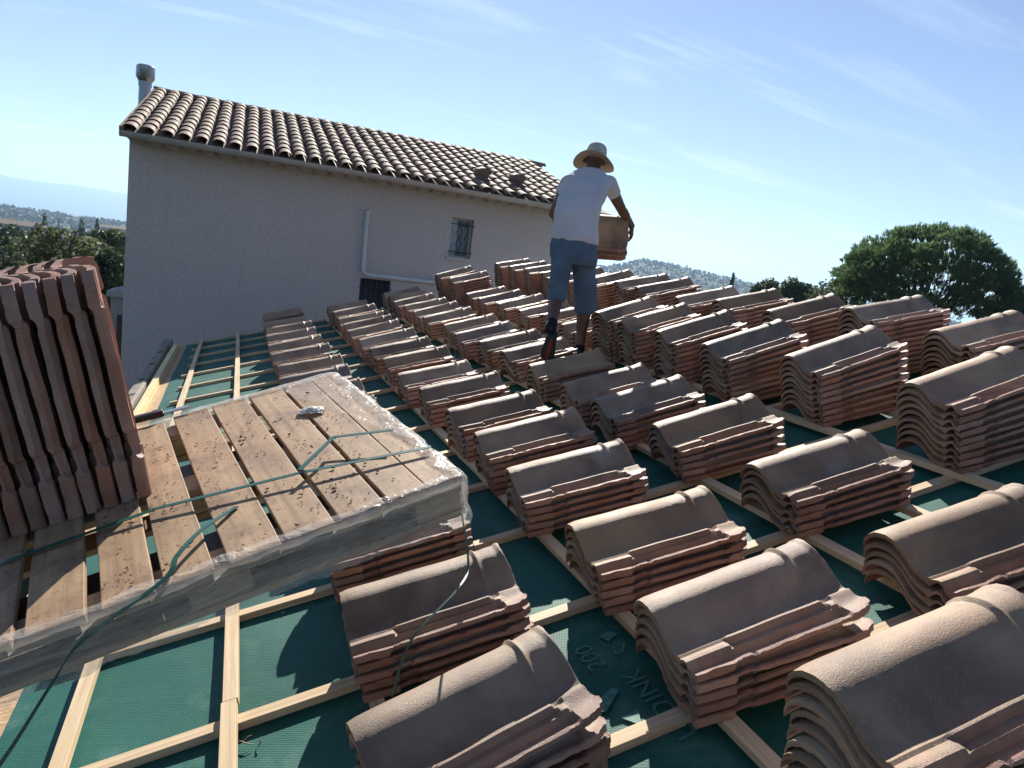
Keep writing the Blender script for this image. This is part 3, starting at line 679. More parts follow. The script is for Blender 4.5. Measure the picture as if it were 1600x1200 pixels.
for (px, py) in ((752, 282), (806, 291)):
    # vent tile: where the pixel meets the roof plane
    d = ray(px, py); t = (ZE + SL*(CAM.y-YE) - CAM.z)/(d.z - SL*d.y); p = CAM + d*t
    v_ = MB(); c = Vector((p.x, p.y-YW, p.z))
    v_.box((c.x-.10, c.y-.1, c.z-.05), (c.x+.10, c.y+.14, c.z+.15)); v_.tube([c+Vector((0,-.16,.15)), c+Vector((0,.16,.20))], [.14,.12], 12, sq=.5)
    vo = v_.build('roof_vent', M_CANAL, rf)
    h_ = MB()
    for dx_ in (-.05, 0, .05): h_.tube([c+Vector((dx_, -.104, .10)), c+Vector((dx_, -.1005, .10))], .018, 8)
    h_.build('vent_hole', M_SHUT, vo) if False else None
# gutter
gx0, gx1 = HB(190, 200, YE-.06).x, XB+.03; m = MB(); vs = []; n = 8
for x in (gx0, gx1):
    for r_ in (.082, .074):
        for k in range(n+1): a_ = PI*k/n; vs.append((x, YE-.08-YW - r_*math.cos(a_), ZE-.035 - r_*math.sin(a_)))
o_ = n+1; fs = []
for k in range(n): fs += [(k+1, k, 2*o_+k, 2*o_+k+1), (o_+k, o_+k+1, 3*o_+k+1, 3*o_+k), (k, k+1, o_+k+1, o_+k), (2*o_+k+1, 2*o_+k, 3*o_+k, 3*o_+k+1)]
m.add(vs, fs); m.add([vs[k] for k in range(o_)], [tuple(range(o_))]); m.build('gutter', M_GREYP, house, True)
m = MB()                                          # corbelled tile course under the gutter
for i in range(33):
    xc = XA + .18 + .2525*i; m.tube([(xc, -.30, 2.70), (xc, .01, 2.70)], .098, 12, sq=.62)
m.box((XA+.06, -.32, 2.70), (XB-.04, .01, 2.80)); m.build('eave_course', M_PLASTER, house)
def Lz(p): return Vector((p.x, p.y-YW, p.z))
# upper window
a, b, z0_, z1_ = w1
wf = MB(); wf.box((a, .14, z0_), (a+.035, .18, z1_)); wf.box((b-.035, .14, z0_), (b, .18, z1_)); wf.box((a+.035, .14, z0_), (b-.035, .18, z0_+.035)); wf.box((a+.035, .14, z1_-.035), (b-.035, .18, z1_))
win = wf.build('window', M_FRAME, house)
MB().box((a+.035, .155, z0_+.035), (b-.035, .16, z1_-.035)).build('pane', M_GLASS, win)
MB().box((a+.035, .150, z0_+.035), (a+.16, .1535, z1_-.035)).build('curtain', M_CURT, win)
MB().box((a-.05, -.05, z0_-.055), (b+.05, .10, z0_-.002)).build('sill', M_FRAME, win, bevel=.006)
def grille(a, b, z0_, z1_, n, scroll):
    m = MB()
    for z in (z0_+.14*(z1_-z0_), z0_+.84*(z1_-z0_)): m.tube([(a-.03, -.02, z), (b+.03, -.02, z)], .009, 6)
    for i in range(n):
        x = a + (b-a)*(i+1)/(n+1)
        if scroll:
            s_ = 1 if i % 2 else -1; h = z1_-z0_
            pts = [(x + s_*.02*math.sin(t*PI*2.0)*(1 if t < .5 else -1) + .018*s_*math.cos(t*PI*6)*math.exp(-((t-.5)/.42)**2*0), -.022, z0_ + h*(.08+.84*t)) for t in np.linspace(0,1,18)]
            m.tube(pts, .010, 6)
            for zc in (z0_+h*.1, z0_+h*.9): m.tube([(x + .028*math.cos(q), -.022, zc+.028*math.sin(q)) for q in np.linspace(0, 5.2, 12)], .008, 6)
        else: m.tube([(x, -.022, z0_+.02), (x, -.022, z1_-.02)], .008, 6)
    return m
grille(a, b, z0_, z1_, 2, True).build('grille', M_IRON, win)
a, b, z0_, z1_ = w2_
wf = MB(); wf.box((a, .16, z0_), (b, .19, z1_)); win2 = wf.build('window', M_SHUT, house)
m = MB()
for i in range(6): x = a + (b-a)*(i)/6; m.box((x+.006, .125, z0_), (x+(b-a)/6-.006, .158, z1_-.03))
m.build('shutter_boards', M_SHUT, win2, bevel=.003)
grille(a, b, z0_, z1_, 5, False).build('grille', M_IRON, win2)
# white drain pipe with an elbow
P = [Lz(HB(574, 330)), Lz(HB(566.5, 418)), Lz(HB(567, 424)), Lz(HB(571, 428)), Lz(HB(578, 430)), Lz(HB(688, 442)), Lz(HB(735, 447))]
for p in P: p.y = -.045
m = MB().tube([P[0]+Vector((.0,.05,.0)), P[0]+Vector((0,0,.0)), *P[1:]], .038, 12); dp = m.build('drain_pipe', M_WHITEP, house, True)
for i, p in enumerate((P[0]*.97+P[1]*.03, P[0]*.5+P[1]*.5, P[4]*.95+P[5]*.05, P[4]*.45+P[5]*.55)):
    d_ = Vector((0,0,.02)) if i < 2 else Vector((.02,0,0)); MB().tube([p-d_, p+d_], .044, 12).build('pipe_clip', M_WHITEP, dp)
# stainless flue behind the left verge
M_INOX = simple('stainless_steel', (.30, .32, .34), .34, .6, .95)
fb = Lz(BV(223, 160, 15.9)); ft = Lz(BV(227, 127, 15.9))
top = Lz(BV(228, 104, 15.9)); r1 = (Lz(BV(238, 150, 15.9)) - Lz(BV(217, 150, 15.9))).length/2; r2 = (Lz(BV(241, 116, 15.9)) - Lz(BV(213, 116, 15.9))).length/2
m = MB().tube([(ft.x, ft.y, -4.5), (ft.x, ft.y, ft.z)], r1*.92, 24)
for z in (ft.z-.05, ft.z-.10, ft.z-.75): m.tube([(ft.x, ft.y, z), (ft.x, ft.y, z+.03)], r1*1.03, 24)
fl = m.build('flue', M_INOX, house, True); fl.data.set_sharp_from_angle(angle=math.radians(40))
m = MB().tube([(ft.x, ft.y, ft.z-.01), (ft.x, ft.y, ft.z+.05), (ft.x, ft.y, top.z), (ft.x, ft.y, top.z+.02)], [r1, r2, r2, r2*.85], 28)
for q in (.3, 1.6, 2.6, 3.7, 4.9): m.box((-.012, r2-.004, ft.z+.06), (.012, r2+.008, top.z-.01), Matrix.Translation((ft.x, ft.y, 0)) @ Matrix.Rotation(q, 4, 'Z'))
co = m.build('cowl', M_INOX, fl, True); co.data.set_sharp_from_angle(angle=math.radians(40))

# rendered gate pillar behind the house corner
pA = BV(173, 463, 13.2); pB = BV(200, 463, 13.2)
pil = empty('gate_pillar', Matrix.Translation((pA.x, 13.2, -5)), 'pale rendered pillar with a flat capstone behind the left corner of the house', 'pillar')
W_ = .55; hz = pA.z + 5
MB().box((0, 0, 0), (W_, W_, hz)).build('shaft', simple('pillar_render', (.42, .37, .33), .9, .1, nz=.1, nscale=30), pil)
capz = hz + .02; M_CAP = simple('capstone', (.45, .43, .40), .8, .2, nz=.1, nscale=20)
MB().box((-.06, -.06, hz+.001), (W_+.06, W_+.06, hz+.10)).add([(-.06,-.06,hz+.101),(W_+.06,-.06,hz+.101),(W_+.06,W_+.06,hz+.101),(-.06,W_+.06,hz+.101),(W_/2,W_/2,hz+.22)], [(0,1,4),(1,2,4),(2,3,4),(3,0,4)]).build('capstone', M_CAP, pil)
MB().box((.12, -.05, 0), (W_, -.003, hz-.32)).build('post', simple('brown_wood', (.10, .055, .04), .7), pil)

# ------------------------------------------------------------------ terrain
def az_el(px, py): d = ray(px, py); return math.degrees(math.atan2(d.x, d.y)), math.degrees(math.atan2(d.z, math.hypot(d.x, d.y)))
def gh(az, r):
    """ground height at azimuth (deg) and distance"""
    h = -5.0 - 33*sst(r, 18, 200) - 8*sst(r, 420, 2500)
    nz_ = noise.noise(Vector((r*math.sin(math.radians(az))/260, r*math.cos(math.radians(az))/260, 1.5)))
    h += nz_*7*sst(r, 150, 900)
    # near shelf on the right where the pine stands
    h += 19*math.exp(-((az-58)/24)**2)*math.exp(-(r/170)**2)*sst(r, 18, 90)
    # wooded hill on the right
    a2 = np.interp(az, [8,20,28.5,31,33,36,40,44,52,64], [0,.9,1.45,2.3,2.2,1.9,1.4,1.1,.6,.2])
    a2 = a2 + .10*noise.noise(Vector((az*.8, 2, 0)))
    top_ = 2300*math.tan(math.radians(a2)) + 1.5 - 14
    h += max(0, top_+42)*float(sst(r, 900, 2300))*(1-.8*float(sst(r, 2300, 3600)))
    # blue ridge in the far left
    el = 1.62 + .16*noise.noise(Vector((az*.22, 7, 0))) + .05*noise.noise(Vector((az*.9, 3, 0)))
    top2 = 13500*math.tan(math.radians(el))*(1 if az < 15 else max(.25, 1-(az-15)/30)) + 110*float(math.exp(-((az+8)/3.5)**2))*.15
    h += (top2+40)*float(sst(r, 8200, 13500))
    return float(h)
azs = np.concatenate([np.arange(-40, 70, .5), np.arange(70, 320, 5)]); rs_ = np.concatenate([[0.01], np.geomspace(6, 14500, 72), [17500]])
Vv = np.array([[ (CAM.x+r*math.sin(math.radians(a)), CAM.y+r*math.cos(math.radians(a)), gh(a if a < 180 else a-360, r)) for r in rs_] for a in azs])
na, nr = len(azs), len(rs_); ii = np.arange(na*nr).reshape(na, nr); jj = np.roll(ii, -1, 0)
mg = Mat('ground_cover', .95, .1)
gcoord = mg.co
gc = mg.mix(mg.rng(mg.noise(.012, 6, .6), .34, .5), (.065, .065, .038), (.032, .048, .024))
gc = mg.mix(mg.rng(mg.noise(.0016, 5, .6), .40, .60), gc, (.030, .045, .022)); gc = mg.mix(mg.rng(mg.noise(.0026, 3), .62, .68, 0, .4), gc, (.09, .085, .055))
mg.col(gc)
me = np_mesh('ground', Vv.reshape(-1,3), np.stack([ii[:,:-1], ii[:,1:], jj[:,1:], jj[:,:-1]], -1).reshape(-1,4), mg.m, True)
g = bpy.data.objects.new('ground', me); COL.objects.link(g); g['kind'] = 'structure'
bm = bmesh.new(); bm.from_mesh(me); bmesh.ops.recalc_face_normals(bm, faces=bm.faces)
if sum(f.normal.z for f in bm.faces) < 0: bmesh.ops.reverse_faces(bm, faces=bm.faces)
bm.to_mesh(me); bm.free()

# ------------------------------------------------------------------ vegetation
def mat_leaf(name, dark, light, tr=.25):
    m = Mat(name, .6, .25); t = m.attr('tone'); m.col(m.mix(t, dark, light))
    tl = m.n.new('ShaderNodeBsdfTranslucent'); m.l.new(m.mix(t, tuple(x*1.3 for x in dark), tuple(x*1.5 for x in light)), tl.inputs[0])
    mx = m.n.new('ShaderNodeMixShader'); mx.inputs[0].default_value = tr; m.l.new(m.b.outputs[0], mx.inputs[1]); m.l.new(tl.outputs[0], mx.inputs[2])
    m.l.new(mx.outputs[0], m.n['Material Output'].inputs['Surface']); return m.m
M_LEAF = mat_leaf('oak_leaf', (.040, .062, .025), (.11, .145, .050)); M_DARK = mat_leaf('dark_leaf', (.024, .044, .022), (.055, .088, .038))
M_OLIVE = mat_leaf('olive_leaf', (.06, .075, .035), (.15, .17, .08)); M_NEED = mat_leaf('pine_needle', (.032, .062, .028), (.105, .165, .065), .4)
M_FOR = mat_leaf('forest_leaf', (.012, .026, .016), (.028, .044, .024), .12)
M_BARK = simple('bark', (.085, .06, .045), .95, .1, nz=.3, nscale=8, b=.5, bd=.03)
def quads(P, Nn, S, asp=.6):
    """leaf quads at P, facing Nn, half size S"""
    n = len(P); R_ = rng.normal(size=(n,3)); T = np.cross(Nn, R_); T /= np.linalg.norm(T, axis=1)[:,None]+1e-9; B_ = np.cross(Nn, T); B_ /= np.linalg.norm(B_, axis=1)[:,None]+1e-9
    S = np.broadcast_to(S, n)[:,None]
    V = np.stack([P-T*S-B_*S*asp, P+T*S-B_*S*asp, P+T*S+B_*S*asp, P-T*S+B_*S*asp], 1).reshape(-1,3)
    return V, np.arange(4*n).reshape(n,4)
def crown_pts(blobs, per, shell=.55):
    P, Nn, To = [], [], []
    for (c, r) in blobs:
        c = np.array(c, float); r = np.array(r, float)*np.ones(3); n = int(per)
        d = rng.normal(size=(n,3)); d /= np.linalg.norm(d, axis=1)[:,None]
        rad = shell + (1-shell)*rng.random(n)**.6
        rad *= 1 + .16*np.sin(d[:,0]*7+c[0]*3)*np.cos(d[:,1]*6+c[1])
        P.append(c + d*r*rad[:,None]); Nn.append(d + rng.normal(size=(n,3))*.8); To.append(np.clip(rng.random(n)*.55 + rng.random()*.45, 0, 1))
    P = np.concatenate(P); Nn = np.concatenate(Nn); Nn /= np.linalg.norm(Nn, axis=1)[:,None]; return P, Nn, np.concatenate(To)
def foliage(name, parts, mat, parent=None):
    V, F, T = [], [], []; o_ = 0
    for (v, f, t) in parts: V.append(v); F.append(f+o_); T.append(np.repeat(t, 4)); o_ += len(v)
    me = np_mesh(name, np.concatenate(V), np.concatenate(F), mat); at = me.attributes.new('tone', 'FLOAT', 'POINT'); at.data.foreach_set('value', np.concatenate(T).astype(np.float32))
    o = bpy.data.objects.new(name, me); COL.objects.link(o)
    if parent: o.parent = parent
    return o
def place(az, r, z=None):
    return Vector((CAM.x+r*math.sin(math.radians(az)), CAM.y+r*math.cos(math.radians(az)), gh(az, r) if z is None else z))
def trunk(parent, h, r0, limbs, seed, mat=M_BARK):
    m = MB(); q = random.Random(seed); pts = [Vector((.12*q.uniform(-1,1)*k, .12*q.uniform(-1,1)*k, h*k/5)) for k in range(6)]
    m.tube(pts, [r0*(1-.11*k) for k in range(6)], 10)
    for e in limbs:
        b0 = pts[q.choice([2,3,4])]; e = Vector(e); mid = (b0+e)/2 + Vector((q.uniform(-.3,.3), q.uniform(-.3,.3), q.uniform(-.1,.4)))
        m.tube([b0, mid, e], [r0*.45, r0*.28, r0*.08], 6)
        for _ in range(2):
            e2 = mid + (e-mid)*q.uniform(.4,1) + Vector((q.uniform(-1,1), q.uniform(-1,1), q.uniform(0,.9)))*.8; m.tube([mid, e2], [r0*.2, r0*.05], 5)
    return m.build('trunk', mat, parent, True)
def broad_tree(az, r, eltop, halfw, label, mat, seed, per=520, leaf=.11, nb=14, group=None, name='broadleaf_tree', azw=None):
    b = place(az, r); ztop = CAM.z + r*math.tan(math.radians(eltop)); H = ztop-b.z; q = random.Random(seed)
    t = empty(name, Matrix.Translation(b), label, 'tree', group); bl = []
    for _ in range(nb):
        a_ = q.uniform(0, 2*PI); d_ = halfw*.68*math.sqrt(q.random()); zc = H - halfw*q.uniform(.35, 1.5); rr_ = halfw*q.uniform(.30,.46)
        zc = min(zc, H - rr_*.85 - (d_/halfw)**2*halfw*.35); bl.append(((d_*math.cos(a_), d_*math.sin(a_), zc), (rr_, rr_, rr_*.8)))
    bl.append(((0,0,H-halfw*.42), (halfw*.42,)*3))
    P, Nn, To = crown_pts(bl, per); v, f = quads(P, Nn, leaf*(.7+.6*rng.random(len(P))))
    foliage('crown', [(v, f, To)], mat, t); trunk(t, H*.6, H*.022+.06, [c for c, _ in bl[:8]], seed); return t
# umbrella pine on the right
azp, Dp = 51.0, 48.0; pb = place(azp, Dp); pine = empty('umbrella_pine', Matrix.Translation(pb), 'large dark umbrella pine with a domed crown on the right skyline', 'tree')
zt_ = CAM.z + Dp*math.tan(math.radians(6.75)) - pb.z; zc_ = CAM.z + Dp*math.tan(math.radians(.9)) - pb.z; Rx = Dp*math.radians(6.15); Rz = zt_-zc_
cl = []; q = random.Random(4)
while len(cl) < 420:
    d = Vector((q.gauss(0,1), q.gauss(0,1), abs(q.gauss(0,1))*1.0 - .10)).normalized()
    rad = q.uniform(.80, .93) if q.random() < .8 else q.uniform(.5,.8)
    lump = 1 + .07*noise.noise(Vector((d.x*3, d.y*3, d.z*3))) 
    cl.append((np.array((d.x*Rx*rad*lump, d.y*Rx*rad*lump, zc_ + d.z*Rz*rad*lump)), np.array((d.x, d.y, d.z))))
TP, TD, TT = [], [], []
for c, d in cl:
    n = 28; o_ = rng.normal(size=(n,3)); o_ /= np.linalg.norm(o_, axis=1)[:,None]; o_[:,2] = np.abs(o_[:,2])*.8
    TP.append(c + o_*(.36+.22*rng.random((n,1)))); dd = o_*.35 + d*.75 + np.array((0,0,1.1)); TD.append(dd/np.linalg.norm(dd, axis=1)[:,None]); TT.append(np.clip(.2+.5*rng.random(n)+.3*(d[2]), 0, 1))
TP, TD, TT = map(np.concatenate, (TP, TD, TT)); V, T = [], []
for k in range(8):
    d = TD + rng.normal(size=TD.shape)*.30; d /= np.linalg.norm(d, axis=1)[:,None]; s_ = np.cross(d, rng.normal(size=d.shape)); s_ /= np.linalg.norm(s_, axis=1)[:,None]
    L_ = (.17+.15*rng.random((len(TP),1))); w_ = .019
    V.append(np.stack([TP-s_*w_*.5, TP+s_*w_*.5, TP+d*L_+s_*w_, TP+d*L_-s_*w_], 1).reshape(-1,3)); T.append(TT)
V = np.concatenate(V); foliage('crown', [(V, np.arange(len(V)).reshape(-1,4), np.concatenate(T))], M_NEED, pine)
m = MB(); fork = Vector((0,0,zc_*.55)); m.tube([(0,0,-.3), (.1,0,zc_*.3), fork], [.42,.36,.32], 12); lims = []
for k in range(15):
    a_ = 2*PI*k/15 + q.uniform(-.15,.15); rr_ = Rx*q.uniform(.35,.85); zz = zc_ + Rz*math.sqrt(max(0, 1-(rr_/Rx)**2))*q.uniform(.55,.85)
    e = Vector((rr_*math.cos(a_), rr_*math.sin(a_), zz)); mid = fork.lerp(e, .5) + Vector((0,0,-.25)); m.tube([fork, mid, e], [.16,.10,.035], 7); lims.append((mid, e))
for mid, e in lims:
    for _ in range(9):
        c, d = q.choice(cl); c = Vector(c); b0 = mid.lerp(e, q.uniform(.1,1))
        if (c-b0).length < 3.0: m.tube([b0, (b0+c)/2+Vector((0,0,-.1)), c], [.04,.028,.012], 5)
m.build('trunk', M_BARK, pine, True)
def at(px, py): return az_el(px, py)
broad_tree(at(1205,440)[0], 62, at(1205,434)[1], 2.0, 'round dark bush tree rising behind the tile rows, left of the umbrella pine', M_DARK, 11, 420, .09, 12)
broad_tree(at(1238,440)[0], 58, at(1236,432)[1], 1.9, 'small round tree between the bush tree and the umbrella pine', M_DARK, 12, 420, .09, 12)
broad_tree(at(1272,452)[0], 66, at(1272,446)[1], 2.0, 'low shrubby tree just left of the umbrella pine, lowest of the three', M_LEAF, 13, 360, .09, 11)
broad_tree(at(1296,440)[0], 46, at(1294,434)[1], 1.3, 'half bare twiggy shrub touching the left side of the umbrella pine', M_OLIVE, 14, 60, .07, 8)
broad_tree(at(1594,470)[0], 44, at(1592,455)[1], 1.3, 'small dark conifer at the right edge under the umbrella pine', M_NEED, 15, 500, .07, 9)
broad_tree(at(100,395)[0], 34, at(95,352)[1], 2.1, 'light green airy tree above the standing tiles at far left', M_OLIVE, 21, 330, .085, 15)
broad_tree(at(28,400)[0], 40, at(28,368)[1], 2.2, 'yellowish bushy tree at the left frame edge', M_OLIVE, 22, 330, .085, 14)
broad_tree(at(172,440)[0], 24, at(168,388)[1], 1.35, 'dense dark tree close beside the house corner', M_DARK, 23, 700, .06, 16)
broad_tree(at(150,430)[0], 29, at(150,402)[1], 1.5, 'dark green tree behind the standing tiles, left of the house', M_LEAF, 24, 500, .07, 14)
broad_tree(at(181,375)[0], 70, at(181,357)[1], 2.4, 'rounded green tree in the valley beside the house wall', M_LEAF, 25, 420, .12, 14)
broad_tree(at(20,365)[0], 90, at(20,350)[1], 3.6, 'broad dark tree in the valley at far left', M_DARK, 26, 420, .15, 14)
# bare leaning branch poking out of the light tree
b = BV(108, 375, 30); br = MB().tube([(0,0,-.8), (.06,0,-.1), (.25,0,.35), (.7,0,.62)], [.035,.03,.02,.008], 6).tube([(.2,0,.28),(.35,0,.25),(.6,0,.3)], [.015,.012,.005], 5).tube([(.06,0,-.1),(.3,0,-.02),(.55,0,-.05)], [.015,.012,.005], 5)
o = br.build('bare_branch', M_BARK); o.location = b; tag(o, 'bare bent branch standing out of the trees at left', 'branch')
def cypress(px, pytop, r, hw, label, seed):
    az, el = at(px, pytop); b = place(az, r); H = CAM.z + r*math.tan(math.radians(el)) - b.z; t = empty('cypress', Matrix.Translation(b), label, 'tree')
    bl = [((0,0,H*k), (hw*math.sin(min(1,(1.02-k)*1.6+.1)*PI*.5), hw*math.sin(min(1,(1.02-k)*1.6+.1)*PI*.5), H*.09)) for k in np.linspace(.15,.93,12)]
    P, Nn, To = crown_pts(bl, 260, .6); v, f = quads(P, Nn, .10*(.7+.6*rng.random(len(P)))*(r/60)**.5); foliage('crown', [(v, f, To*.8)], M_DARK, t)
    MB().tube([(0,0,0),(0,0,H*.6)], [.15,.06], 8).build('trunk', M_BARK, t)
cypress(1146, 428, 130, .95, 'slim dark cypress on the skyline in front of the right hill', 31)
cypress(70, 336, 260, 1.9, 'tall dark cypress in the valley at far left', 32)
cypress(128, 343, 300, 2.2, 'dark cypress in the valley midway to the house', 33)
cypress(152, 345, 240, 1.7, 'dark cypress in the valley nearest the house', 34)
# woods: uncountable
def forest(name, label, specs):
    parts = []
    for (a0, a1, r0, r1, n, q_) in specs:
        for _ in range(n):
            az = rng.uniform(a0, a1); r = r0*(r1/r0)**rng.random()
            if a0 > 20 and r > 700 and rng.random() < .15 and noise.noise(Vector((az*1.3, r/500, 0))) > .1: continue
            if a0 < 0 and noise.noise(Vector((az*.9, math.log(r)*2.2, 4))) > .33: continue
            p = place(az, r); s_ = rng.uniform(2.4, 5.0); tall = rng.uniform(.8, 1.5) if rng.random() > .12 else 2.3
            if tall > 2: s_ *= .5
            k = int(q_); d = rng.normal(size=(k,3)); d /= np.linalg.norm(d, axis=1)[:,None]; d[:,2] = np.abs(d[:,2])*1.15 - .15
            rad = .72 + .34*rng.random(k); P = np.array(p) + np.array((0,0,s_*.7*tall)) + d*np.array((s_, s_, s_*tall))*rad[:,None]
            Nn = d + rng.normal(size=d.shape)*.55; Nn /= np.linalg.norm(Nn, axis=1)[:,None]
            v, f = quads(P, Nn, s_*(.9/math.sqrt(k))*2.0*(.6+.7*rng.random(k)), .8); parts.append((v, f, np.clip(rng.random()*.6 + rng.random(k)*.4, 0, 1)))
    o = foliage(name, parts, M_FOR); tag(o, label, 'woodland', kind='stuff')
forest('valley_woods', 'hazy woodland filling the valley on the left', [(-24, -3, 80, 260, 330, 420), (-24, -2, 260, 900, 1500, 80), (-24, -2, 900, 5200, 5200, 22)])
forest('hill_woods', 'woods covering the hazy hill on the right', [(44, 68, 110, 240, 150, 300), (24, 66, 200, 700, 620, 60), (22, 58, 700, 2420, 6500, 16)])
def cottage(px, py, r, w, d_, h, rot, label, wallc=(.5,.46,.40)):
    az, el = at(px, py); p = place(az, r, CAM.z + r*math.tan(math.radians(el)) - h - w*.12); t = empty('cottage', Matrix.Translation(p) @ Matrix.Rotation(rot, 4, 'Z'), label, 'house')
    MB().box((-w/2, -d_/2, -8), (w/2, d_/2, h)).build('wall', simple('cottage_wall', wallc, .9, .1), t)
    m = MB().add([(-w/2-.3,-d_/2-.3,h-.05),(w/2+.3,-d_/2-.3,h-.05),(w/2+.3,d_/2+.3,h-.05),(-w/2-.3,d_/2+.3,h-.05),(-w/2-.3,0,h+d_*.16),(w/2+.3,0,h+d_*.16)], [(0,1,5,4),(2,3,4,5),(1,2,5),(3,0,4),(3,2,1,0)])
    m.build('roof', simple('cottage_roof', (.17,.14,.12), .8, .2, nz=.2, nscale=2), t)
    for x in (-w*.28, w*.2): MB().box((x, -d_/2-.03, h*.45), (x+.9, -d_/2-.003, h*.45+1.1)).build('window', M_SHUT, t)
cottage(33, 344, 260, 12, 8, 3.0, .3, 'low house with a long tiled roof among the valley trees at far left')
cottage(10, 398, 75, 11, 6, 3, -.2, 'pale walled house half hidden behind the leftmost tree', (.6,.58,.54))
cottage(128, 404, 62, 5, 4, 2.4, .5, 'small pale roofed house showing through the trees left of the house', (.6,.58,.54))
cottage(185, 352, 520, 18, 10, 5, .2, 'distant pale farmhouse in the valley beside the house corner', (.55,.52,.48))
az, el = at(92, 341); b = place(az, 190); H = CAM.z + 190*math.tan(math.radians(el)) - b.z
t = empty('pylon', Matrix.Translation(b), 'thin pale power line pole standing among the valley trees', 'pole')
MB().tube([(0,0,0),(0,0,H)], [.22,.14], 8).build('pole', M_GREYP, t); MB().box((-1.1,-.07,H-.9), (1.1,.07,H-.7)).build('crossarm', M_GREYP, t)
# ------------------------------------------------------------------ the roofer
VR = Vector((.875, -.485, 0)).normalized(); VF = Vector((.485, .875, 0)).normalized(); UZ = Vector((0,0,1))
def cap(m, p0, r0, p1, r1, n=14):
    """closed round-ended tapered limb"""
    p0, p1 = Vector(p0), Vector(p1); t = (p1-p0).normalized(); pts, rs = [], []
    for k in range(5): a = PI/2*(1-k/5); pts.append(p0 - t*r0*math.sin(a)); rs.append(max(.001, r0*math.cos(a)))
    pts += [p0, p1]; rs += [r0, r1]
    for k in range(1, 6): a = PI/2*k/5; pts.append(p1 + t*r1*math.sin(a)); rs.append(max(.001, r1*math.cos(a)))
    m.tube(pts, rs, n); return m
def rings(m, rows, n=28, ux=None, uy=None):
    """rows: (centre, half width, half depth)"""
    ux = ux or VR; uy = uy or VF; vs = []; fs = []
    for (c, a, b) in rows:
        for k in range(n):
            an = 2*PI*k/n; ca, sa = math.cos(an), math.sin(an)
            ca = math.copysign(abs(ca)**.85, ca); sa = math.copysign(abs(sa)**.85, sa); vs.append(Vector(c) + ux*a*ca + uy*b*sa)
    for i in range(len(rows)-1):
        for k in range(n): fs.append((i*n+k, (i+1)*n+k, (i+1)*n+(k+1)%n, i*n+(k+1)%n))
    fs += [tuple(range(n)), tuple(reversed(range((len(rows)-1)*n, len(rows)*n)))]; m.add(vs, fs); return m
def fuse(m, name, mat, parent, vox=.007, smooth=4, disp=None, inv=None):
    me = m.mesh('tmp', mat); bm = bmesh.new(); bm.from_mesh(me)
    bmesh.ops.recalc_face_normals(bm, faces=bm.faces); bm.to_mesh(me); bm.free()
    o = bpy.data.objects.new('tmp', me); COL.objects.link(o)
    r = o.modifiers.new('r', 'REMESH'); r.mode = 'VOXEL'; r.voxel_size = vox
    s_ = o.modifiers.new('s', 'SMOOTH'); s_.iterations = smooth; s_.factor = .5
    bpy.context.view_layer.update(); me2 = bpy.data.meshes.new_from_object(o.evaluated_get(bpy.context.evaluated_depsgraph_get()))
    bpy.data.objects.remove(o)
    if disp:
        nrm = [v.normal.copy() for v in me2.vertices]
        for v, nn in zip(me2.vertices, nrm): v.co += nn*disp(v.co)
    if not me2.materials: me2.materials.append(mat)
    me2.polygons.foreach_set('use_smooth', [True]*len(me2.polygons))
    o = bpy.data.objects.new(name, me2); COL.objects.link(o); me2.name = name
    if parent: me2.transform(parent.matrix_world.inverted()); o.parent = parent
    return o
PB = UVN(2.95, 3.66, 0)
man = empty('person', Matrix.Translation(PB), 'roofer seen from behind in straw hat, white t-shirt and blue shorts, carrying roof tiles', 'person')
def mskin():
    m = Mat('skin', .5, .35); m.col(m.mix(m.rng(m.noise(14, 4), .3, .7), (.105, .056, .038), (.15, .085, .058))); m.bump(m.noise(160, 3), .15, .001); return m.m
M_SKIN = mskin()
body = MB()
hip = BV(897, 385, 3.62)
tor = [(899,377,3.62,.155,.10),(899,360,3.63,.145,.10),(901,335,3.67,.150,.105),(909,310,3.74,.160,.11),(914,292,3.80,.155,.095),(920,278,3.86,.150,.070),(923,270,3.90,.06,.05)]
rings(body, [(BV(x, y, Y), a, b) for x, y, Y, a, b in tor]); rings(body, [(BV(897,400,3.62), .10, .07), (BV(899,375,3.62), .12,.075)])
neck, head = BV(925,268,3.90), BV(929,250,3.99)
cap(body, neck, .050, BV(928,256,3.96), .054)
# head: skull, face and ears
hf = (VF*.95 - UZ*.30).normalized(); hu = VR.cross(hf); hu = -hu if hu.z < 0 else hu
for dx_, dz_, rr_ in ((0,.015,.078),(.025,.0,.068),(-.02,.01,.074),(.035,-.045,.052)): cap(body, head+hf*dx_+hu*dz_, rr_, head+hf*(dx_+.01)+hu*(dz_+.02), rr_*.96)
cap(body, head+hf*.098+hu*(-.015), .010, head+hf*.108+hu*(-.032), .014); cap(body, head+hf*.083-VR*.02-hu*.058, .010, head+hf*.083+VR*.02-hu*.058, .010)
for s_ in (-1, 1): cap(body, head+VR*s_*.078-hu*.02, .014, head+VR*s_*.084+hu*.015, .017); cap(body, head+VR*s_*.03+hf*.082+hu*.012, .013, head+VR*s_*.036+hf*.082+hu*.012, .013)
# arms
shL, shR = BV(889,286,3.85), BV(951,287,3.85)
elL, wrL = BV(865,333,3.90), BV(886,361,4.10)
elR, wrR = BV(971,327,3.98), BV(987,353,4.05)
cap(body, shL, .056, elL, .040); cap(body, elL, .040, wrL, .027); cap(body, elL.lerp(wrL,.2), .041, elL.lerp(wrL,.45), .038)
cap(body, shR, .056, elR, .040); cap(body, elR, .040, wrR, .027); cap(body, elR.lerp(wrR,.15), .042, elR.lerp(wrR,.4), .039); cap(body, shR.lerp(elR,.35), .049, shR.lerp(elR,.7), .046)
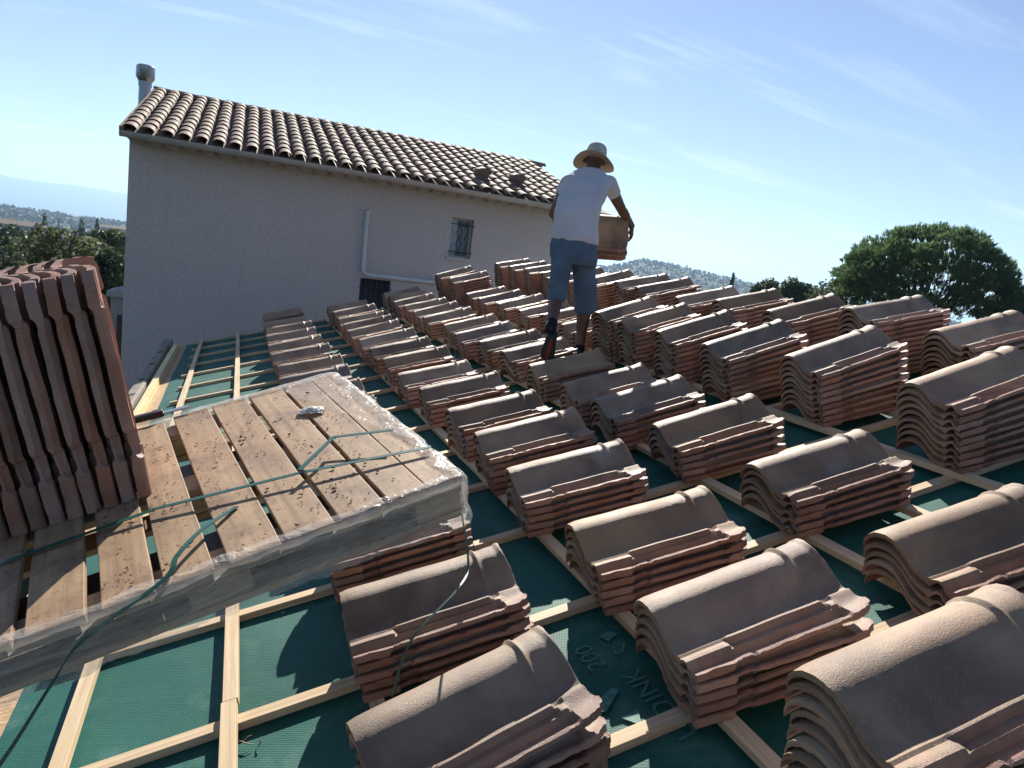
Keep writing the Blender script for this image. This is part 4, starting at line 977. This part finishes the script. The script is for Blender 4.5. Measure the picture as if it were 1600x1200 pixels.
# the five carried tiles, on edge in front of his hip
f25 = math.radians(30); CN = (-VF*math.cos(f25) + UZ*math.sin(f25)).normalized(); CX = (VR*math.cos(math.radians(3)) + UZ*math.sin(math.radians(4))); CX = (CX - CN*CX.dot(CN)).normalized(); CY = CN.cross(CX)
endc = BV(983, 348, 3.98)
for k in range(5):
    org = endc - CX*.53 - CN*(.085 + .032*k) + CX*(.006*((k*7) % 3 - 1)) 
    M = Matrix(((CX.x, CY.x, CN.x, org.x), (CX.y, CY.y, CN.y, org.y), (CX.z, CY.z, CN.z, org.z), (0,0,0,1)))
    o = bpy.data.objects.new('roof_tile', ME_VAR[k]); COL.objects.link(o); o.matrix_world = M
    o['kind'] = 'thing'; tag(o, 'roof tile held on edge by the roofer, %s of the five counted from behind him' % ['first','second','third','fourth','fifth'][k], 'roof tile', 'tiles carried by the roofer')
def hand(m, wrist, palm_dir, finger_dir, curl_dir, thumb_dir, s_=1):
    """palm and five bent fingers; side = across the knuckles"""
    side = palm_dir.cross(curl_dir).normalized(); c = wrist + palm_dir*.05
    for t in (-1.2, -.4, .4, 1.2): cap(m, wrist + side*.012*t, .018, wrist + palm_dir*.085 + side*.020*t, .0135)
    for i, (t, L_) in enumerate(((-1.45,.062),(-.5,.074),(.45,.070),(1.4,.055))):
        b0 = wrist + palm_dir*.090 + side*.0205*t; d1 = (palm_dir*.75 + curl_dir*(.55+.1*i*.3)).normalized(); d2 = (palm_dir*.1 + curl_dir).normalized(); d3 = (curl_dir - palm_dir*.45).normalized()
        p1 = b0 + d1*L_*.5; p2 = p1 + d2*L_*.42; p3 = p2 + d3*L_*.30
        cap(m, b0, .0098, p1, .0090, 8); cap(m, p1, .0090, p2, .0083, 8); cap(m, p2, .0083, p3, .0072, 8)
    tb = wrist + palm_dir*.028 - side*.030; t1 = tb + (thumb_dir + palm_dir*.5).normalized()*.040; t2 = t1 + (thumb_dir*.6 + palm_dir*.6 + curl_dir*.4).normalized()*.032
    cap(m, tb, .0135, t1, .0115, 8); cap(m, t1, .0115, t2, .0088, 8)
pr = (endc - CN*.10 - CY*.03 + CX*.030) # beside the right end of the tiles
pd = (VF*.50 - UZ*.80 + VR*.12).normalized()
hand(body, wrR + (pd*.012), pd, None, (-CX*.9+VF*.2).normalized(), (-CX*.8 - VF*.3).normalized())
pdL = (VF*.5 - UZ*.75 - VR*.1).normalized(); hand(body, wrL, pdL, None, (CX*.9).normalized(), (CX*.6 - VF*.4).normalized())
# legs
hpL, hpR = BV(879,400,3.62), BV(914,400,3.63); knL, knR = BV(869,466,3.66), BV(914,476,3.74)
anL, anR = BV(861,512,3.40), BV(905,549,3.72)
cap(body, hpL, .060, knL, .056); cap(body, hpR, .060, knR, .056)
cap(body, knL, .052, anL, .034); cap(body, knL.lerp(anL,.25)-VF*.012, .053, knL.lerp(anL,.5)-VF*.010, .045)
cap(body, knR, .053, anR, .035); cap(body, knR.lerp(anR,.2)-VF*.014, .056, knR.lerp(anR,.5)-VF*.012, .047)
fuse(body, 'body', M_SKIN, man, .0055, 3)
# t-shirt
sh = MB(); sc_ = [(898,379,3.62,.178,.125),(898,370,3.62,.176,.125),(899,355,3.64,.168,.12),(901,335,3.67,.170,.122),(908,312,3.74,.178,.125),(914,292,3.80,.186,.118),(920,279,3.86,.182,.098),(922,270,3.89,.130,.090),(925,264,3.915,.080,.074)]
rings(sh, [(BV(x, y, Y), a, b) for x, y, Y, a, b in sc_])
def flat(m, p0, r0, p1, r1): m.tube([p0, Vector(p0).lerp(Vector(p1), .5), p1], [r0, (r0+r1)/2, r1], 18); return m
cap(sh, shL, .063, shL+(shR-shL)*.2, .06); cap(sh, shR, .063, shR+(shL-shR)*.2, .06)
flat(sh, shL, .064, shL.lerp(elL, .42), .060); flat(sh, shR, .064, shR.lerp(elR, .42), .062)
def fold(c):
    z = (c.z - BV(899,375,3.62).z)
    return .010*noise.noise(Vector((c.x*6, c.y*6, c.z*11))) + .007*noise.noise(Vector((c.x*14, c.y*14, c.z*5+4))) + .006*math.exp(-(z/.10)**2)*noise.noise(Vector((c.x*3.5, c.y*3.5, c.z*42)))
ms = Mat('cotton_tshirt', .9, .1); ms.col(ms.mix(ms.rng(ms.noise(5, 4), .35, .7), (.50, .49, .52), (.58, .57, .60))); ms.bump(ms.noise(14, 5, .6, src=ms.map((1, 1, 2.4))), .5, .012); ms.bump(ms.noise(300, 2), .2, .001)
fuse(sh, 't_shirt', ms.m, man, .007, 4, fold)
# shorts with side pocket
st = MB(); rings(st, [(BV(897,371,3.62), .168, .118), (BV(896,385,3.62), .180, .125), (BV(896,402,3.62), .183, .125), (BV(896,414,3.63), .165, .11)])
flat(st, BV(880,402,3.62), .086, BV(869,470,3.65), .072); flat(st, BV(912,402,3.63), .090, BV(915,485,3.73), .090)
def fold2(c): return .006*noise.noise(Vector((c.x*6, c.y*6, c.z*9))) + .004*noise.noise(Vector((c.x*18, c.y*18, c.z*12+4)))
mj = Mat('denim_shorts', .85, .15); mj.col(mj.mix(mj.rng(mj.noise(7, 5), .3, .7), (.07, .115, .18), (.105, .165, .24))); mj.bump(mj.noise(16, 4, .6), .5, .01); mj.bump(mj.noise(260, 2), .2, .001)
so_ = fuse(st, 'shorts', mj.m, man, .007, 3, fold2)
inv = man.matrix_world.inverted()
def onman(m, name, mat, smooth=False, parent=man, bevel=0):
    o = m.build(name, mat, None, smooth, bevel); o.data.transform(inv); o.parent = parent; return o
pc = BV(926,450,3.73) - VF*.060 - VR*.004; Mp = Matrix(((VR.x, VF.x, 0, pc.x), (VR.y, VF.y, 0, pc.y), (0, 0, 1, pc.z), (0,0,0,1)))
onman(MB().box((-.032,-.030,-.085), (.034,.03,.075), Mp), 'pocket', mj.m, bevel=.012)
onman(MB().box((-.012,-.0345,-.035), (.028,-.028,.030), Mp), 'pocket_patch', simple('patch', (.012,.022,.035), .8), bevel=.003)
bp_ = BV(916,399,3.63) - VF*.124
onman(MB().tube([bp_-VR*.06+UZ*.006, bp_-UZ*.006, bp_+VR*.055+UZ*.008], [.002,.004,.002], 6), 'pocket_seam', simple('seam', (.015,.03,.05), .9))
# socks and shoes
M_SOCK = simple('dark_sock', (.018,.022,.03), .95, .1, nz=.2, nscale=60); M_SHOE = simple('dark_shoe', (.012,.035,.042), .7, .3, nz=.3, nscale=25); M_RED = simple('red_sole', (.28,.03,.04), .6, .3); M_SOLE = simple('rubber_sole', (.02,.045,.05), .8, .2)
onman(MB().tube([knL.lerp(anL,.80), anL, anL+Vector((0,.01,-.03))], [.040,.041,.043], 16), 'sock', M_SOCK, True)
onman(MB().tube([knR.lerp(anR,.86), anR, anR+Vector((0,0,-.03))], [.042,.042,.044], 16), 'sock', M_SOCK, True)
def shoe(heel, toe, up, name, lab=None):
    a = (toe-heel).normalized(); sd_ = a.cross(up).normalized(); up = sd_.cross(a).normalized(); L_ = (toe-heel).length; m = MB()
    prof = [(0,.030,.05),(.06,.038,.085),(.2,.040,.095),(.38,.042,.085),(.6,.050,.062),(.82,.048,.048),(.95,.034,.036),(1,.018,.02)]
    rings(m, [(heel + a*L_*t + up*h/2, w, h/2) for t, w, h in prof], 20, sd_, up)
    s = fuse(m, name, M_SHOE, man, .006, 3)
    m = MB(); rings(m, [(heel + a*L_*t - up*.006, w*1.08, .009) for t, w, h in prof], 20, sd_, up); fuse(m, 'sole', M_SOLE, man, .004, 2).name = 'sole'
    m = MB(); vs = []
    for t, w in ((.10,.008),(.3,.012),(.7,.013),(.9,.008)):
        for q_, z in ((-1,-.0175),(1,-.0175),(1,-.012),(-1,-.012)): vs.append(heel + a*L_*t + sd_*w*q_ + up*z)
    fs = [(3,2,1,0),(12,13,14,15)]
    for i in range(3):
        for q_ in range(4): fs.append((i*4+q_, i*4+(q_+1)%4, i*4+4+(q_+1)%4, i*4+4+q_))
    m.add(vs, fs); onman(m, 'sole_stripe', M_RED)
hL = BV(863, 524, 3.36); tL = BV(853, 563, 3.52); shoe(hL, tL, (VF*.8 + UZ*.6), 'shoe')
fl_ = UVN(3.02, 3.70, 0); hR = Vector((anR.x, anR.y, 0)) - VF*.055; 
def deckz(x, y): return x*math.tan(TH)
hR.z = deckz(hR.x, hR.y) + .022; tR = hR + VF*.27; tR.z = deckz(tR.x, tR.y) + .022; shoe(hR, tR, Vector((-math.sin(TH), 0, math.cos(TH))), 'shoe')
# straw hat
hn = (UZ*math.cos(math.radians(17)) + VF*math.sin(math.radians(17)) + VR*.06).normalized(); hx_ = (VR - hn*VR.dot(hn)).normalized(); hy_ = hn.cross(hx_)
hc = BV(929, 252, 3.985)
def hp(r_, a_, z, sx=1, sy=1.12): return hc + hx_*r_*math.cos(a_)*sx + hy_*r_*math.sin(a_)*sy + hn*z
def lathe(rows, n=40, close=True):
    m = MB(); vs = []
    for (r_, z, wv) in rows:
        for k in range(n): a_ = 2*PI*k/n; vs.append(hp(r_, a_, z + wv*(-.022*math.cos(a_)**2 + .016*math.sin(a_+.4)**2 - .004)))
    fs = [(i*n+k, i*n+(k+1)%n, (i+1)*n+(k+1)%n, (i+1)*n+k) for i in range(len(rows)-1) for k in range(n)]
    if close: fs.append(tuple(range((len(rows)-1)*n, len(rows)*n)))
    m.add(vs, fs); return m
mh = Mat('straw_weave', .8, .2)
wv1 = mh.n.new('ShaderNodeTexWave'); wv1.inputs['Scale'].default_value = 38; wv1.inputs['Distortion'].default_value = 1.5; mh.l.new(mh.co, wv1.inputs[0])
mh.col(mh.mix(wv1.outputs[1], (.34,.27,.19), (.62,.54,.42))); mh.bump(wv1.outputs[1], .6, .003)
tl = mh.n.new('ShaderNodeBsdfTranslucent'); tl.inputs[0].default_value = (.50,.40,.30,1); mxh = mh.n.new('ShaderNodeMixShader'); mh.l.new(mh.rng(wv1.outputs[1], .3, .7, .12, .35), mxh.inputs[0])
mh.l.new(mh.b.outputs[0], mxh.inputs[1]); mh.l.new(tl.outputs[0], mxh.inputs[2]); mh.l.new(mxh.outputs[0], mh.n['Material Output'].inputs['Surface'])
mc_ = Mat('hat_crown_weave', .85, .15); mc_.col(mc_.mix(mc_.rng(mc_.noise(30, 4), .35, .65), (.42,.40,.35), (.60,.58,.52))); mc_.bump(mc_.noise(150, 3), .5, .003)
hat = onman(lathe([(.088,.0,0),(.087,.045,0),(.082,.085,0),(.075,.115,0),(.066,.128,0),(.045,.132,0),(.02,.122,0),(.004,.116,0)]), 'hat', mc_.m, True)
onman(lathe([(.0885,.001,0),(.110,-.004,.35),(.140,-.008,.8),(.165,-.010,1.2),(.166,-.014,1.2),(.140,-.013,.8),(.110,-.010,.35),(.085,-.006,0)], close=False), 'hat_brim', mh.m, True, hat)
onman(lathe([(.0895,.003,0),(.0895,.024,0),(.0885,.026,0)], close=False), 'hat_band', simple('hat_band', (.30,.29,.26), .8), True, hat)

# ------------------------------------------------------------------ haze
mz = bpy.data.materials.new('haze'); mz.use_nodes = True; nt = mz.node_tree; nt.nodes.clear()
ou = nt.nodes.new('ShaderNodeOutputMaterial'); pv = nt.nodes.new('ShaderNodeVolumePrincipled'); nt.links.new(pv.outputs[0], ou.inputs['Volume'])
pv.inputs['Color'].default_value = (.50, .73, 1.0, 1); pv.inputs['Density'].default_value = 1.35e-4; pv.inputs['Anisotropy'].default_value = .25
hzb = MB().box((-19000, -19000, -120), (19000, 19000, 560)).build('haze', mz); hzb['kind'] = 'stuff'; hzb['label'] = 'thin blue haze in the air over the valley'
hzb['category'] = 'haze'
